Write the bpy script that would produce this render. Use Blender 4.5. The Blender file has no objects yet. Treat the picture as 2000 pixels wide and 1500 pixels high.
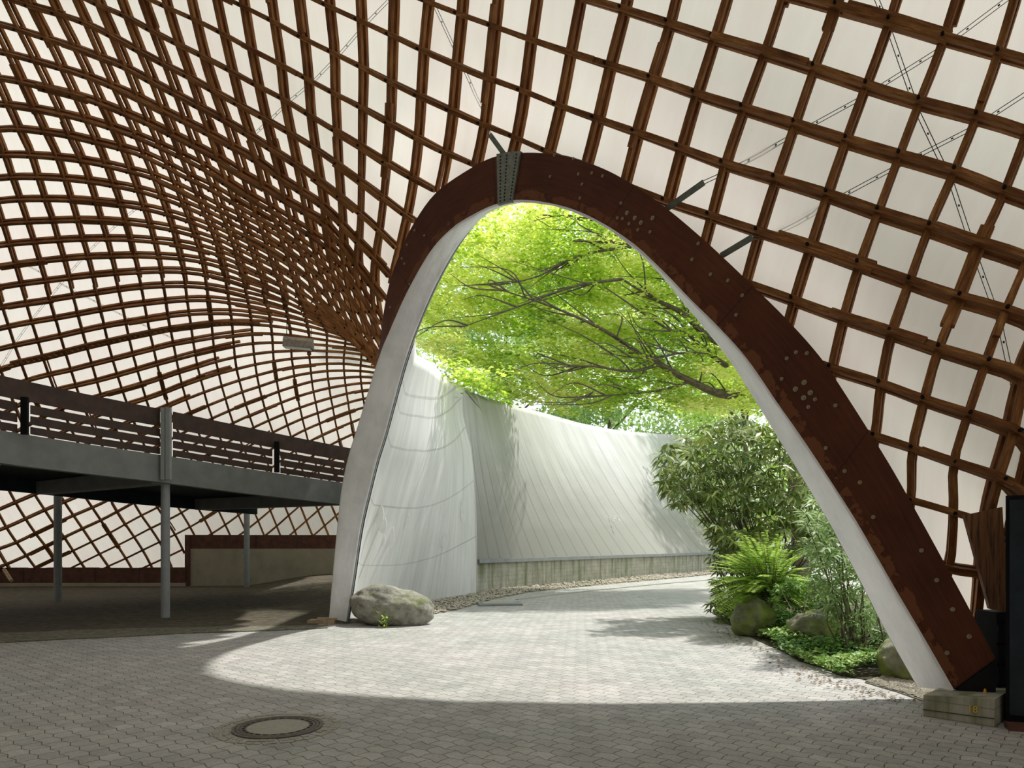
import bpy, math, random
import numpy as np
from mathutils import Vector, Matrix
R = math.radians
C = bpy.context.scene.collection
scene = bpy.context.scene

# ------------------------------------------------------------ camera, light
EYE = 1.65
FOC = 1400.0
HORIZON = 1060.0
cam = bpy.data.objects.new('camera', bpy.data.cameras.new('camera'))
C.objects.link(cam)
cam.location = (0, 0, EYE)
cam.rotation_euler = (R(90), 0, 0)
cam.data.sensor_width = 36
cam.data.lens = 36 * FOC / 2000
cam.data.shift_y = (HORIZON - 750) / 2000
cam.data.clip_end = 400
scene.camera = cam

world = bpy.data.worlds.new('sky')
scene.world = world
world.use_nodes = True
wn = world.node_tree
wn.nodes.clear()
wo = wn.nodes.new('ShaderNodeOutputWorld')
wb = wn.nodes.new('ShaderNodeBackground')
wc = wn.nodes.new('ShaderNodeTexCoord')
wg = wn.nodes.new('ShaderNodeTexGradient')
wr = wn.nodes.new('ShaderNodeValToRGB')
wsep = wn.nodes.new('ShaderNodeSeparateXYZ')
wn.links.new(wc.outputs['Generated'], wsep.inputs[0])
wn.links.new(wsep.outputs['Z'], wr.inputs[0])
wr.color_ramp.elements[0].position = 0.0
wr.color_ramp.elements[0].color = (0.86, 0.93, 0.93, 1)
wr.color_ramp.elements[1].position = 0.6
wr.color_ramp.elements[1].color = (0.92, 0.96, 1.0, 1)
wn.links.new(wr.outputs[0], wb.inputs[0])
wb.inputs[1].default_value = 1.45
wn.links.new(wb.outputs[0], wo.inputs[0])

SUN_DIR = Vector((-.46, -.42, -1.0)).normalized()
sl = bpy.data.lights.new('sun', 'SUN')
sl.energy = 4.7
sl.angle = R(1.6)
sl.color = (1.0, 0.97, 0.9)
sun = bpy.data.objects.new('sun', sl)
C.objects.link(sun)
sun.location = (20, 25, 60)
sun.rotation_euler = SUN_DIR.to_track_quat('-Z', 'Y').to_euler()

scene.view_settings.view_transform = 'Standard'
scene.view_settings.look = 'None'
scene.view_settings.gamma = 1.0
scene.view_settings.use_curve_mapping = False
scene.view_settings.exposure = 0.0

# ------------------------------------------------------------ helpers
def tag(o, label=None, cat=None, group=None, kind=None):
    if label: o['label'] = label
    if cat: o['category'] = cat
    if group: o['group'] = group
    if kind: o['kind'] = kind
    return o

def empty(name, loc=(0, 0, 0), rz=0):
    o = bpy.data.objects.new(name, None)
    o.empty_display_size = 0.2
    o.location = loc
    o.rotation_euler = (0, 0, rz)
    C.objects.link(o)
    return o

class MB:
    """collects faces of one mesh"""
    def __init__(s):
        s.v = []; s.f = []; s.uv = []; s.tone = []
    def face_grid(s, P, uv=None, close=False, flip=False):
        n, m = len(P), len(P[0]); b = len(s.v)
        for i in range(n):
            for j in range(m):
                s.v.append(tuple(P[i][j])); s.uv.append(tuple(uv[i][j]) if uv is not None else (0, 0))
        for i in range(n - 1):
            for j in range(m - 1 + (1 if close else 0)):
                k = (j + 1) % m
                q = (b + i * m + j, b + i * m + k, b + (i + 1) * m + k, b + (i + 1) * m + j)
                s.f.append(q[::-1] if flip else q)
    def poly(s, P, uv=None):
        b = len(s.v)
        for i, p in enumerate(P):
            s.v.append(tuple(p)); s.uv.append(tuple(uv[i]) if uv else (0, 0))
        s.f.append(tuple(range(b, b + len(P))))
    def box(s, lo, hi, M=None):
        b = len(s.v)
        for z in (lo[2], hi[2]):
            for x, y in ((lo[0], lo[1]), (hi[0], lo[1]), (hi[0], hi[1]), (lo[0], hi[1])):
                p = Vector((x, y, z))
                if M is not None: p = M @ p
                s.v.append(tuple(p)); s.uv.append((x + y, z))
        for q in ((3, 2, 1, 0), (4, 5, 6, 7), (0, 1, 5, 4), (1, 2, 6, 5), (2, 3, 7, 6), (3, 0, 4, 7)):
            s.f.append(tuple(b + k for k in q))
    def hexa(s, P):
        """8 corners: bottom loop 0-3, top loop 4-7"""
        b = len(s.v)
        for p in P:
            s.v.append(tuple(p)); s.uv.append((p[0] + p[1], p[2]))
        for q in ((3, 2, 1, 0), (4, 5, 6, 7), (0, 1, 5, 4), (1, 2, 6, 5), (2, 3, 7, 6), (3, 0, 4, 7)):
            s.f.append(tuple(b + k for k in q))
    def sweep(s, pts, nrm, sides, w, h, off=0.0, shift=0.0, vid=0.0, u0=0.0):
        """rectangular bar through pts; nrm = outward direction, sides = lateral direction"""
        ring = []; uvs = []; L = u0
        for i, p in enumerate(pts):
            if i: L += (pts[i] - pts[i - 1]).length
            n, t = nrm[i], sides[i]
            c = p + n * off + t * shift
            ring.append([c - n * h / 2 - t * w / 2, c - n * h / 2 + t * w / 2, c + n * h / 2 + t * w / 2, c + n * h / 2 - t * w / 2])
            uvs.append([(L, vid), (L, vid + .07), (L, vid + .14), (L, vid + .21)])
        s.face_grid(ring, uvs, close=True)
        b = len(s.v) - 4 * len(pts)
        s.f.append((b + 3, b + 2, b + 1, b)); e = len(s.v) - 4
        s.f.append((e, e + 1, e + 2, e + 3))
    def tube(s, pts, r, seg=6, r1=None, cap=True):
        pts = [Vector(p) for p in pts]; n = len(pts); ring = []; uvs = []; L = 0
        up = Vector((0, 0, 1))
        for i in range(n):
            d = (pts[min(i + 1, n - 1)] - pts[max(i - 1, 0)]).normalized()
            a = d.cross(up)
            if a.length < .05: a = d.cross(Vector((1, 0, 0)))
            a.normalize(); b = a.cross(d).normalized()
            rr = r if r1 is None else r + (r1 - r) * i / max(n - 1, 1)
            if i: L += (pts[i] - pts[i - 1]).length
            ring.append([pts[i] + a * rr * math.cos(2 * math.pi * k / seg) + b * rr * math.sin(2 * math.pi * k / seg) for k in range(seg)])
            uvs.append([(L, k / seg) for k in range(seg)])
        s.face_grid(ring, uvs, close=True)
        if cap:
            b0 = len(s.v) - seg * n
            s.f.append(tuple(b0 + k for k in range(seg))[::-1]); s.f.append(tuple(len(s.v) - seg + k for k in range(seg)))
    def build(s, name, mat, parent=None, smooth=False, origin=None):
        me = bpy.data.meshes.new(name)
        V = s.v
        if origin is not None:
            V = [(x - origin[0], y - origin[1], z - origin[2]) for x, y, z in V]
        me.from_pydata(V, [], s.f)
        uvl = me.uv_layers.new(name='UVMap')
        idx = np.zeros(len(me.loops), np.int32); me.loops.foreach_get('vertex_index', idx)
        uvl.data.foreach_set('uv', np.array(s.uv, np.float32)[idx].ravel())
        if s.tone:
            a = me.attributes.new('tone', 'FLOAT', 'POINT'); a.data.foreach_set('value', np.array(s.tone, np.float32))
        if smooth: me.polygons.foreach_set('use_smooth', [True] * len(me.polygons))
        if mat: me.materials.append(mat)
        me.update()
        o = bpy.data.objects.new(name, me)
        if origin is not None: o.location = origin
        C.objects.link(o)
        if parent is not None: o.parent = parent
        return o

def at(u, v, Y):
    """point seen in direction u, v (2000 x 1500 measure) at distance Y in front"""
    return Vector(((u - 1000) / FOC * Y, Y, EYE + (HORIZON - v) / FOC * Y))
def ground(u, v, z=0.0):
    return at(u, v, (EYE - z) * FOC / (v - HORIZON))
def cr(P, t):
    n = len(P); i = int(min(max(math.floor(t), 0), n - 2)); s = t - i
    g = lambda k: P[k] if 0 <= k < n else (P[0] * 2 - P[1] if k < 0 else P[-1] * 2 - P[-2])
    a, b, c, d = g(i - 1), g(i), g(i + 1), g(i + 2)
    return (b * 2 + (c - a) * s + (a * 2 - b * 5 + c * 4 - d) * s * s + (b * 3 - a - c * 3 + d) * s ** 3) * .5
def interp(pts, x):
    for (a, b), (c, d) in zip(pts, pts[1:]):
        if x <= c: return b + (d - b) * (x - a) / (c - a)
    return pts[-1][1]

# ------------------------------------------------------------ materials
def mat(name):
    m = bpy.data.materials.new(name); m.use_nodes = True
    nt = m.node_tree; b = nt.nodes['Principled BSDF']
    return m, nt, b
def noise(nt, vec, scale, detail=4, rough=.6, dist=0):
    n = nt.nodes.new('ShaderNodeTexNoise'); n.inputs['Scale'].default_value = scale
    n.inputs['Detail'].default_value = detail; n.inputs['Roughness'].default_value = rough; n.inputs['Distortion'].default_value = dist
    if vec is not None: nt.links.new(vec, n.inputs['Vector'])
    return n.outputs['Fac']
def mapping(nt, src, scale=(1, 1, 1), rot=(0, 0, 0)):
    m = nt.nodes.new('ShaderNodeMapping'); m.inputs['Scale'].default_value = scale; m.inputs['Rotation'].default_value = rot
    nt.links.new(src, m.inputs['Vector']); return m.outputs[0]
def coord(nt, kind='Object'):
    return nt.nodes.new('ShaderNodeTexCoord').outputs[kind]
def ramp(nt, fac, stops):
    r = nt.nodes.new('ShaderNodeValToRGB'); e = r.color_ramp.elements
    while len(e) < len(stops): e.new(0.5)
    for k, (p, c) in enumerate(stops):
        e[k].position = p; e[k].color = (*c, 1) if len(c) == 3 else c
    nt.links.new(fac, r.inputs[0]); return r.outputs[0]
def mix(nt, fac, a, b, mode='MIX'):
    m = nt.nodes.new('ShaderNodeMix'); m.data_type = 'RGBA'; m.blend_type = mode
    for k, x in ((0, fac), (6, a), (7, b)):
        if hasattr(x, 'is_output'): nt.links.new(x, m.inputs[k])
        elif k == 0: m.inputs[0].default_value = x
        else: m.inputs[k].default_value = (*x, 1)
    return m.outputs[2]
def mth(nt, op, a, b=None, c=None):
    m = nt.nodes.new('ShaderNodeMath'); m.operation = op
    for k, x in enumerate((a, b, c)):
        if x is None: continue
        if hasattr(x, 'is_output'): nt.links.new(x, m.inputs[k])
        else: m.inputs[k].default_value = x
    return m.outputs[0]
def bump(nt, b, h, strength=.3, dist=.02):
    n = nt.nodes.new('ShaderNodeBump'); n.inputs['Strength'].default_value = strength; n.inputs['Distance'].default_value = dist
    nt.links.new(h, n.inputs['Height']); nt.links.new(n.outputs[0], b.inputs['Normal'])
def sep(nt, v):
    s = nt.nodes.new('ShaderNodeSeparateXYZ'); nt.links.new(v, s.inputs[0]); return s.outputs
def comb(nt, x, y, z=0.0):
    s = nt.nodes.new('ShaderNodeCombineXYZ')
    for k, a in enumerate((x, y, z)):
        if hasattr(a, 'is_output'): nt.links.new(a, s.inputs[k])
        else: s.inputs[k].default_value = a
    return s.outputs[0]

M = {}
def simple(name, c, rough=.7, metal=0, vary=.25, scale=6, dark=None, bmp=.15):
    m, nt, b = mat(name)
    f = noise(nt, coord(nt), scale, 5)
    d = dark or tuple(x * (1 - vary) for x in c)
    l = tuple(min(1, x * (1 + vary)) for x in c)
    nt.links.new(ramp(nt, f, [(.3, d), (.7, l)]), b.inputs['Base Color'])
    b.inputs['Roughness'].default_value = rough; b.inputs['Metallic'].default_value = metal
    if bmp: bump(nt, b, noise(nt, coord(nt), scale * 8, 4), bmp, .01)
    M[name] = m; return m

# timber of the lattice: grain runs along the lath (first UV)
m, nt, b = mat('timber'); M['timber'] = m
uv = coord(nt, 'UV')
g1 = noise(nt, mapping(nt, uv, (1.2, 9, 1)), 3.0, 5, .65)
g2 = noise(nt, mapping(nt, uv, (.35, 1.4, 1)), 2.2, 2)
c1 = ramp(nt, g1, [(.25, (.10, .038, .011)), (.5, (.26, .118, .037)), (.78, (.52, .28, .105))])
c2 = ramp(nt, g2, [(.35, (.62, .5, .42)), (.62, (1.1, 1.05, .98))])
nt.links.new(mix(nt, 1.0, c1, c2, 'MULTIPLY'), b.inputs['Base Color'])
b.inputs['Roughness'].default_value = .75; b.inputs['Specular IOR Level'].default_value = .25
bump(nt, b, g1, .3, .01)

# facing of the arch: red brown plywood, damp dark blotches, flaking lower edge
m, nt, b = mat('arch_wood'); M['arch_wood'] = m
uv = coord(nt, 'UV'); ob = coord(nt)
n1 = noise(nt, mapping(nt, uv, (1.5, 14, 1)), 1.2, 5, .6)
n2 = noise(nt, ob, .9, 4)
n3 = noise(nt, ob, 4.5, 6, .7)
base = ramp(nt, n2, [(.3, (.05, .015, .006)), (.55, (.10, .028, .010)), (.75, (.15, .05, .017))])
base = mix(nt, .35, base, ramp(nt, n1, [(.3, (.045, .012, .006)), (.7, (.15, .045, .018))]))
sx = sep(nt, uv)
# flaking strip next to the opening
edge = mth(nt, 'SUBTRACT', mth(nt, 'ADD', .19, mth(nt, 'MULTIPLY', mth(nt, 'SUBTRACT', n3, .5), .42)), sx[1])
em = mth(nt, 'GREATER_THAN', edge, 0)
em2 = mth(nt, 'MULTIPLY', em, mth(nt, 'GREATER_THAN', n3, .47))
base = mix(nt, mth(nt, 'MULTIPLY', em2, .75), base, (.19, .07, .028))
# panel joints
j = mth(nt, 'FRACT', mth(nt, 'MULTIPLY', sx[0], .42))
base = mix(nt, mth(nt, 'MULTIPLY', mth(nt, 'LESS_THAN', j, .006), .8), base, (.03, .012, .008))
nt.links.new(base, b.inputs['Base Color'])
b.inputs['Roughness'].default_value = .6; b.inputs['Specular IOR Level'].default_value = .2
bump(nt, b, n3, .25, .01)

# translucent roof membrane
m, nt, b = mat('membrane'); M['membrane'] = m
uv = coord(nt, 'UV')
s1 = noise(nt, mapping(nt, uv, (3.5, .6, 1), (0, 0, .25)), 1.3, 5, .65)
s2 = noise(nt, uv, .35, 3)
s3 = noise(nt, uv, 9, 3, .7)
col = ramp(nt, s1, [(.3, (.585, .53, .48)), (.7, (.665, .625, .58))])
col = mix(nt, .5, col, ramp(nt, s2, [(.35, (.63, .555, .515)), (.65, (.65, .645, .585))]))
col = mix(nt, mth(nt, 'MULTIPLY', mth(nt, 'GREATER_THAN', s3, .72), .35), col, (.4, .36, .3))
tr = nt.nodes.new('ShaderNodeBsdfTranslucent'); df = nt.nodes.new('ShaderNodeBsdfDiffuse'); mx = nt.nodes.new('ShaderNodeMixShader')
nt.links.new(col, tr.inputs[0]); nt.links.new(col, df.inputs[0])
mx.inputs[0].default_value = .52
nt.links.new(df.outputs[0], mx.inputs[1]); nt.links.new(tr.outputs[0], mx.inputs[2])
nt.links.new(mx.outputs[0], nt.nodes['Material Output'].inputs[0])

# weathered white outside of the shell
def skin(name, linesS, linesT, dirt, shade=1.0):
    m, nt, b = mat(name); M[name] = m
    uv = coord(nt, 'UV'); s = sep(nt, uv)
    wob = mth(nt, 'MULTIPLY', mth(nt, 'SUBTRACT', noise(nt, uv, 3, 3), .5), .02)
    st = noise(nt, mapping(nt, uv, (1, 60, 1)), 2.0, 6, .75)   # streaks run along the first UV
    st2 = noise(nt, mapping(nt, uv, (1.2, 16, 1)), 1.6, 4, .6)
    big = noise(nt, uv, 3.0, 4)
    col = ramp(nt, st, [(.3, (.50, .51, .50)), (.52, (.70, .71, .705)), (.75, (.84, .85, .85))])
    col = mix(nt, .45, col, ramp(nt, st2, [(.35, (.50, .50, .475)), (.65, (.82, .82, .82))]))
    # greener and dirtier low down
    low = mth(nt, 'MULTIPLY', ramp(nt, mth(nt, 'ADD', s[0], mth(nt, 'MULTIPLY', mth(nt, 'SUBTRACT', big, .5), .5)), [(.15, (0, 0, 0)), (.75, (1, 1, 1))]), dirt)
    col = mix(nt, low, col, (.36, .355, .31))
    tn_ = mth(nt, 'DIVIDE', s[1], .55)
    sag_ = mth(nt, 'SUBTRACT', mth(nt, 'MULTIPLY', mth(nt, 'MULTIPLY', tn_, mth(nt, 'SUBTRACT', 1.0, s[0])), .15), mth(nt, 'MULTIPLY', mth(nt, 'SINE', mth(nt, 'MULTIPLY', tn_, 3.1416)), .04))
    sl_ = mth(nt, 'ADD', mth(nt, 'ADD', s[0], wob), sag_)
    for ln, w in linesS:
        d = mth(nt, 'ABSOLUTE', mth(nt, 'SUBTRACT', sl_, ln))
        k = mth(nt, 'MULTIPLY', mth(nt, 'LESS_THAN', d, w), .55)
        col = mix(nt, mth(nt, 'MULTIPLY', k, big), col, (.12, .12, .10))
    if linesT:
        ph = mth(nt, 'FRACT', mth(nt, 'MULTIPLY', mth(nt, 'ADD', s[1], mth(nt, 'MULTIPLY', wob, .25)), linesT))
        d = mth(nt, 'ABSOLUTE', mth(nt, 'SUBTRACT', ph, .5))
        k = mth(nt, 'MULTIPLY', mth(nt, 'SUBTRACT', 1.0, mth(nt, 'MINIMUM', mth(nt, 'MULTIPLY', d, 14), 1.0)), .55)
        fade = ramp(nt, s[0], [(.12, (0, 0, 0)), (.45, (1, 1, 1))])
        col = mix(nt, mth(nt, 'MULTIPLY', k, fade), col, (.17, .17, .145))
    nt.links.new(mix(nt, 1.0, col, (shade, shade, shade * .985), 'MULTIPLY'), b.inputs['Base Color'])
    b.inputs['Roughness'].default_value = .6; b.inputs['Specular IOR Level'].default_value = .3
    bump(nt, b, st, .12, .02)
skin('skirt_skin', [(.125, .005), (.19, .004), (.31, .004), (.53, .0035), (.765, .003)], 0, .25)
skin('shell_skin', [], 26, .9, .72)

simple('silver_cloth', (.87, .885, .90), .4, .0, .12, 1.6, bmp=.25)
m = M['silver_cloth']; nt = m.node_tree; b = nt.nodes['Principled BSDF']
bump(nt, b, noise(nt, mapping(nt, coord(nt, 'UV'), (.16, 1.1, 1)), 2.2, 2, .5, .4), .5, .05)
simple('grey_steel', (.32, .345, .35), .55, 0, .1, 5)
simple('deck_grey', (.22, .235, .23), .7, 0, .15, 3)
simple('dark_blue', (.03, .04, .048), .7, 0, .3, 3)
simple('rail_wood', (.06, .032, .022), .65, 0, .4, 4)
simple('beam_wood', (.11, .045, .028), .7, 0, .4, 5)
simple('plaster', (.4, .37, .28), .9, 0, .15, 2)
simple('galvanised', (.2, .225, .19), .55, .3, .3, 14)
simple('washer', (.3, .25, .17), .5, .4, .2, 20)
simple('black_steel', (.012, .012, .014), .6, 0, .3, 4)
simple('wire', (.05, .045, .035), .6, .2, .1, 4, bmp=0)
simple('bark', (.1, .085, .05), .9, 0, .5, 9, bmp=.5)
simple('iron', (.13, .115, .095), .6, .2, .35, 30)
simple('lid_concrete', (.33, .32, .27), .9, 0, .15, 40)
simple('dusty', (.34, .31, .26), .9, 0, .3, 12)
simple('pale_timber', (.45, .34, .22), .8, 0, .3, 10)
simple('orange_paint', (.8, .35, .02), .6, 0, .1, 10, bmp=0)
simple('yellow_paint', (.75, .5, .04), .7, 0, .1, 10, bmp=0)
simple('red_cloth', (.5, .05, .04), .8, 0, .1, 10, bmp=0)
simple('white_glass', (.75, .78, .75), .3, 0, .05, 10, bmp=0)
simple('chalk', (.8, .81, .78), .8, 0, .05, 10, bmp=0)

for nm in ('black_steel', 'dark_blue'):
    M[nm].node_tree.nodes['Principled BSDF'].inputs['Specular IOR Level'].default_value = .08

# orange brown grooved board
m, nt, b = mat('grooved_wood'); M['grooved_wood'] = m
g = noise(nt, mapping(nt, coord(nt), (22, 22, 1.2)), 2, 5, .7)
nt.links.new(ramp(nt, g, [(.35, (.05, .02, .01)), (.5, (.22, .09, .03)), (.75, (.36, .16, .055))]), b.inputs['Base Color'])
bump(nt, b, g, .5, .02); b.inputs['Roughness'].default_value = .7

# concrete with moss and board marks
m, nt, b = mat('mossy_concrete'); M['mossy_concrete'] = m
ob = coord(nt); s = sep(nt, ob)
n1 = noise(nt, ob, 2.2, 5); n2 = noise(nt, mapping(nt, ob, (2.5, 2.5, .25)), 1.6, 5)
col = ramp(nt, n1, [(.3, (.27, .26, .2)), (.7, (.46, .45, .37))])
bl = mth(nt, 'LESS_THAN', mth(nt, 'FRACT', mth(nt, 'MULTIPLY', s[2], 6.5)), .07)
col = mix(nt, mth(nt, 'MULTIPLY', bl, .5), col, (.15, .15, .1))
col = mix(nt, ramp(nt, n2, [(.48, (0, 0, 0)), (.66, (.8, .8, .8))]), col, (.11, .14, .045))
nt.links.new(col, b.inputs['Base Color']); b.inputs['Roughness'].default_value = .9
bump(nt, b, n1, .3, .02)

# boulders
def rockmat(name, stone, moss, amount):
    m, nt, b = mat(name); M[name] = m
    ob = coord(nt); geo = nt.nodes.new('ShaderNodeNewGeometry')
    n1 = noise(nt, ob, 7, 7, .7); n2 = noise(nt, ob, 2.4, 4)
    col = ramp(nt, n1, [(.3, tuple(x * .45 for x in stone)), (.5, stone), (.72, tuple(min(1, x * 1.45) for x in stone))])
    col = mix(nt, ramp(nt, n2, [(.62 - amount, (0, 0, 0)), (.78 - amount, (.85, .85, .85))]), col, moss)
    nt.links.new(col, b.inputs['Base Color']); b.inputs['Roughness'].default_value = .95
    bump(nt, b, n1, .7, .05)
rockmat('boulder_stone', (.27, .265, .215), (.15, .18, .05), .08)
rockmat('boulder_moss', (.22, .225, .15), (.26, .32, .06), .2)

# interlocking zigzag pavers
m, nt, b = mat('pavers'); M['pavers'] = m
ob = coord(nt)
rot = mapping(nt, ob, (1, 1, 1), (0, 0, R(40)))
s = sep(nt, rot)
def tri(x, period, amp):
    f = mth(nt, 'PINGPONG', mth(nt, 'DIVIDE', x, period), .5)
    return mth(nt, 'MULTIPLY', mth(nt, 'SUBTRACT', f, .25), amp * 4)
px = mth(nt, 'ADD', s[0], tri(s[1], .145, .006))
py = mth(nt, 'ADD', s[1], tri(s[0], .2, .016))
jit = mth(nt, 'MULTIPLY', mth(nt, 'SUBTRACT', noise(nt, rot, 9, 2), .5), .012)
vec = comb(nt, mth(nt, 'ADD', px, jit), mth(nt, 'ADD', py, jit))
bk = nt.nodes.new('ShaderNodeTexBrick')
nt.links.new(vec, bk.inputs['Vector'])
bk.offset = .5; bk.inputs['Scale'].default_value = 1; bk.inputs['Brick Width'].default_value = .2
bk.inputs['Row Height'].default_value = .145; bk.inputs['Mortar Size'].default_value = .0042; bk.inputs['Mortar Smooth'].default_value = .15
bk.inputs['Color1'].default_value = (.40, .41, .425, 1); bk.inputs['Color2'].default_value = (.505, .51, .52, 1)
bk.inputs['Mortar'].default_value = (.11, .105, .085, 1)
n1 = noise(nt, ob, .35, 4); n2 = noise(nt, ob, 2.5, 5, .7); n3 = noise(nt, ob, 40, 3)
col = mix(nt, .8, bk.outputs[0], ramp(nt, n2, [(.3, (.72, .7, .66)), (.7, (1.12, 1.1, 1.08))]), 'MULTIPLY')
col = mix(nt, .8, col, ramp(nt, n1, [(.35, (.82, .86, .78)), (.65, (1.08, 1.02, .98))]), 'MULTIPLY')
col = mix(nt, .35, col, ramp(nt, n3, [(.35, (.6, .6, .6)), (.6, (1, 1, 1))]), 'MULTIPLY')
nt.links.new(col, b.inputs['Base Color']); b.inputs['Roughness'].default_value = .85
bh = mth(nt, 'SUBTRACT', 1.0, bk.outputs['Fac'])
bump(nt, b, mth(nt, 'ADD', bh, mth(nt, 'MULTIPLY', n3, .25)), .45, .01)

def soil(name, a, b_, c, sc=3):
    m, nt, b = mat(name); M[name] = m
    ob = coord(nt); n1 = noise(nt, ob, sc, 8, .75); n2 = noise(nt, ob, .5, 3)
    col = ramp(nt, n1, [(.35, a), (.52, b_), (.7, c)])
    nt.links.new(mix(nt, .6, col, ramp(nt, n2, [(.35, (.6, .66, .5)), (.65, (1.1, 1, .95))]), 'MULTIPLY'), b.inputs['Base Color'])
    b.inputs['Roughness'].default_value = 1; bump(nt, b, n1, .8, .05)
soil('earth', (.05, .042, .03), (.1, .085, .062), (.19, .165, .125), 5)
soil('grit', (.1, .1, .07), (.19, .185, .145), (.34, .33, .28), 9)
soil('bed_soil', (.03, .025, .015), (.07, .06, .03), (.14, .12, .06), 5)
soil('gravel_base', (.2, .18, .15), (.32, .29, .24), (.48, .45, .4), 14)
soil('stones', (.3, .27, .23), (.48, .44, .38), (.66, .63, .57), 6)

def leafmat(name, dark, mid, light, trans=.45, gloss=.5):
    m, nt, b = mat(name); M[name] = m
    a = nt.nodes.new('ShaderNodeAttribute'); a.attribute_name = 'tone'
    col = ramp(nt, a.outputs['Fac'], [(0, dark), (.5, mid), (1, light)])
    nt.links.new(col, b.inputs['Base Color']); b.inputs['Roughness'].default_value = gloss; b.inputs['Specular IOR Level'].default_value = .22
    t = nt.nodes.new('ShaderNodeBsdfTranslucent'); nt.links.new(mix(nt, 1, col, (1.15, 1.12, .8), 'MULTIPLY'), t.inputs[0])
    x = nt.nodes.new('ShaderNodeMixShader'); x.inputs[0].default_value = trans
    nt.links.new(b.outputs[0], x.inputs[1]); nt.links.new(t.outputs[0], x.inputs[2])
    nt.links.new(x.outputs[0], nt.nodes['Material Output'].inputs[0])
leafmat('beech_leaf', (.24, .42, .05), (.56, .72, .13), (.84, .87, .42), .62, .6)
leafmat('far_leaf', (.24, .38, .16), (.38, .54, .24), (.58, .7, .38), .5, .7)
leafmat('rhodo_leaf', (.06, .12, .025), (.17, .25, .055), (.42, .46, .16), .2, .4)
leafmat('fresh_leaf', (.16, .32, .04), (.34, .54, .09), (.58, .72, .2), .45, .6)
leafmat('ivy_leaf', (.06, .16, .035), (.19, .36, .08), (.42, .55, .2), .25, .45)
leafmat('silver_leaf', (.09, .18, .05), (.22, .35, .12), (.42, .52, .24), .35)

# ------------------------------------------------------------ measured data
Q_FIRST, P_FIRST = -13, -14
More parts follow.
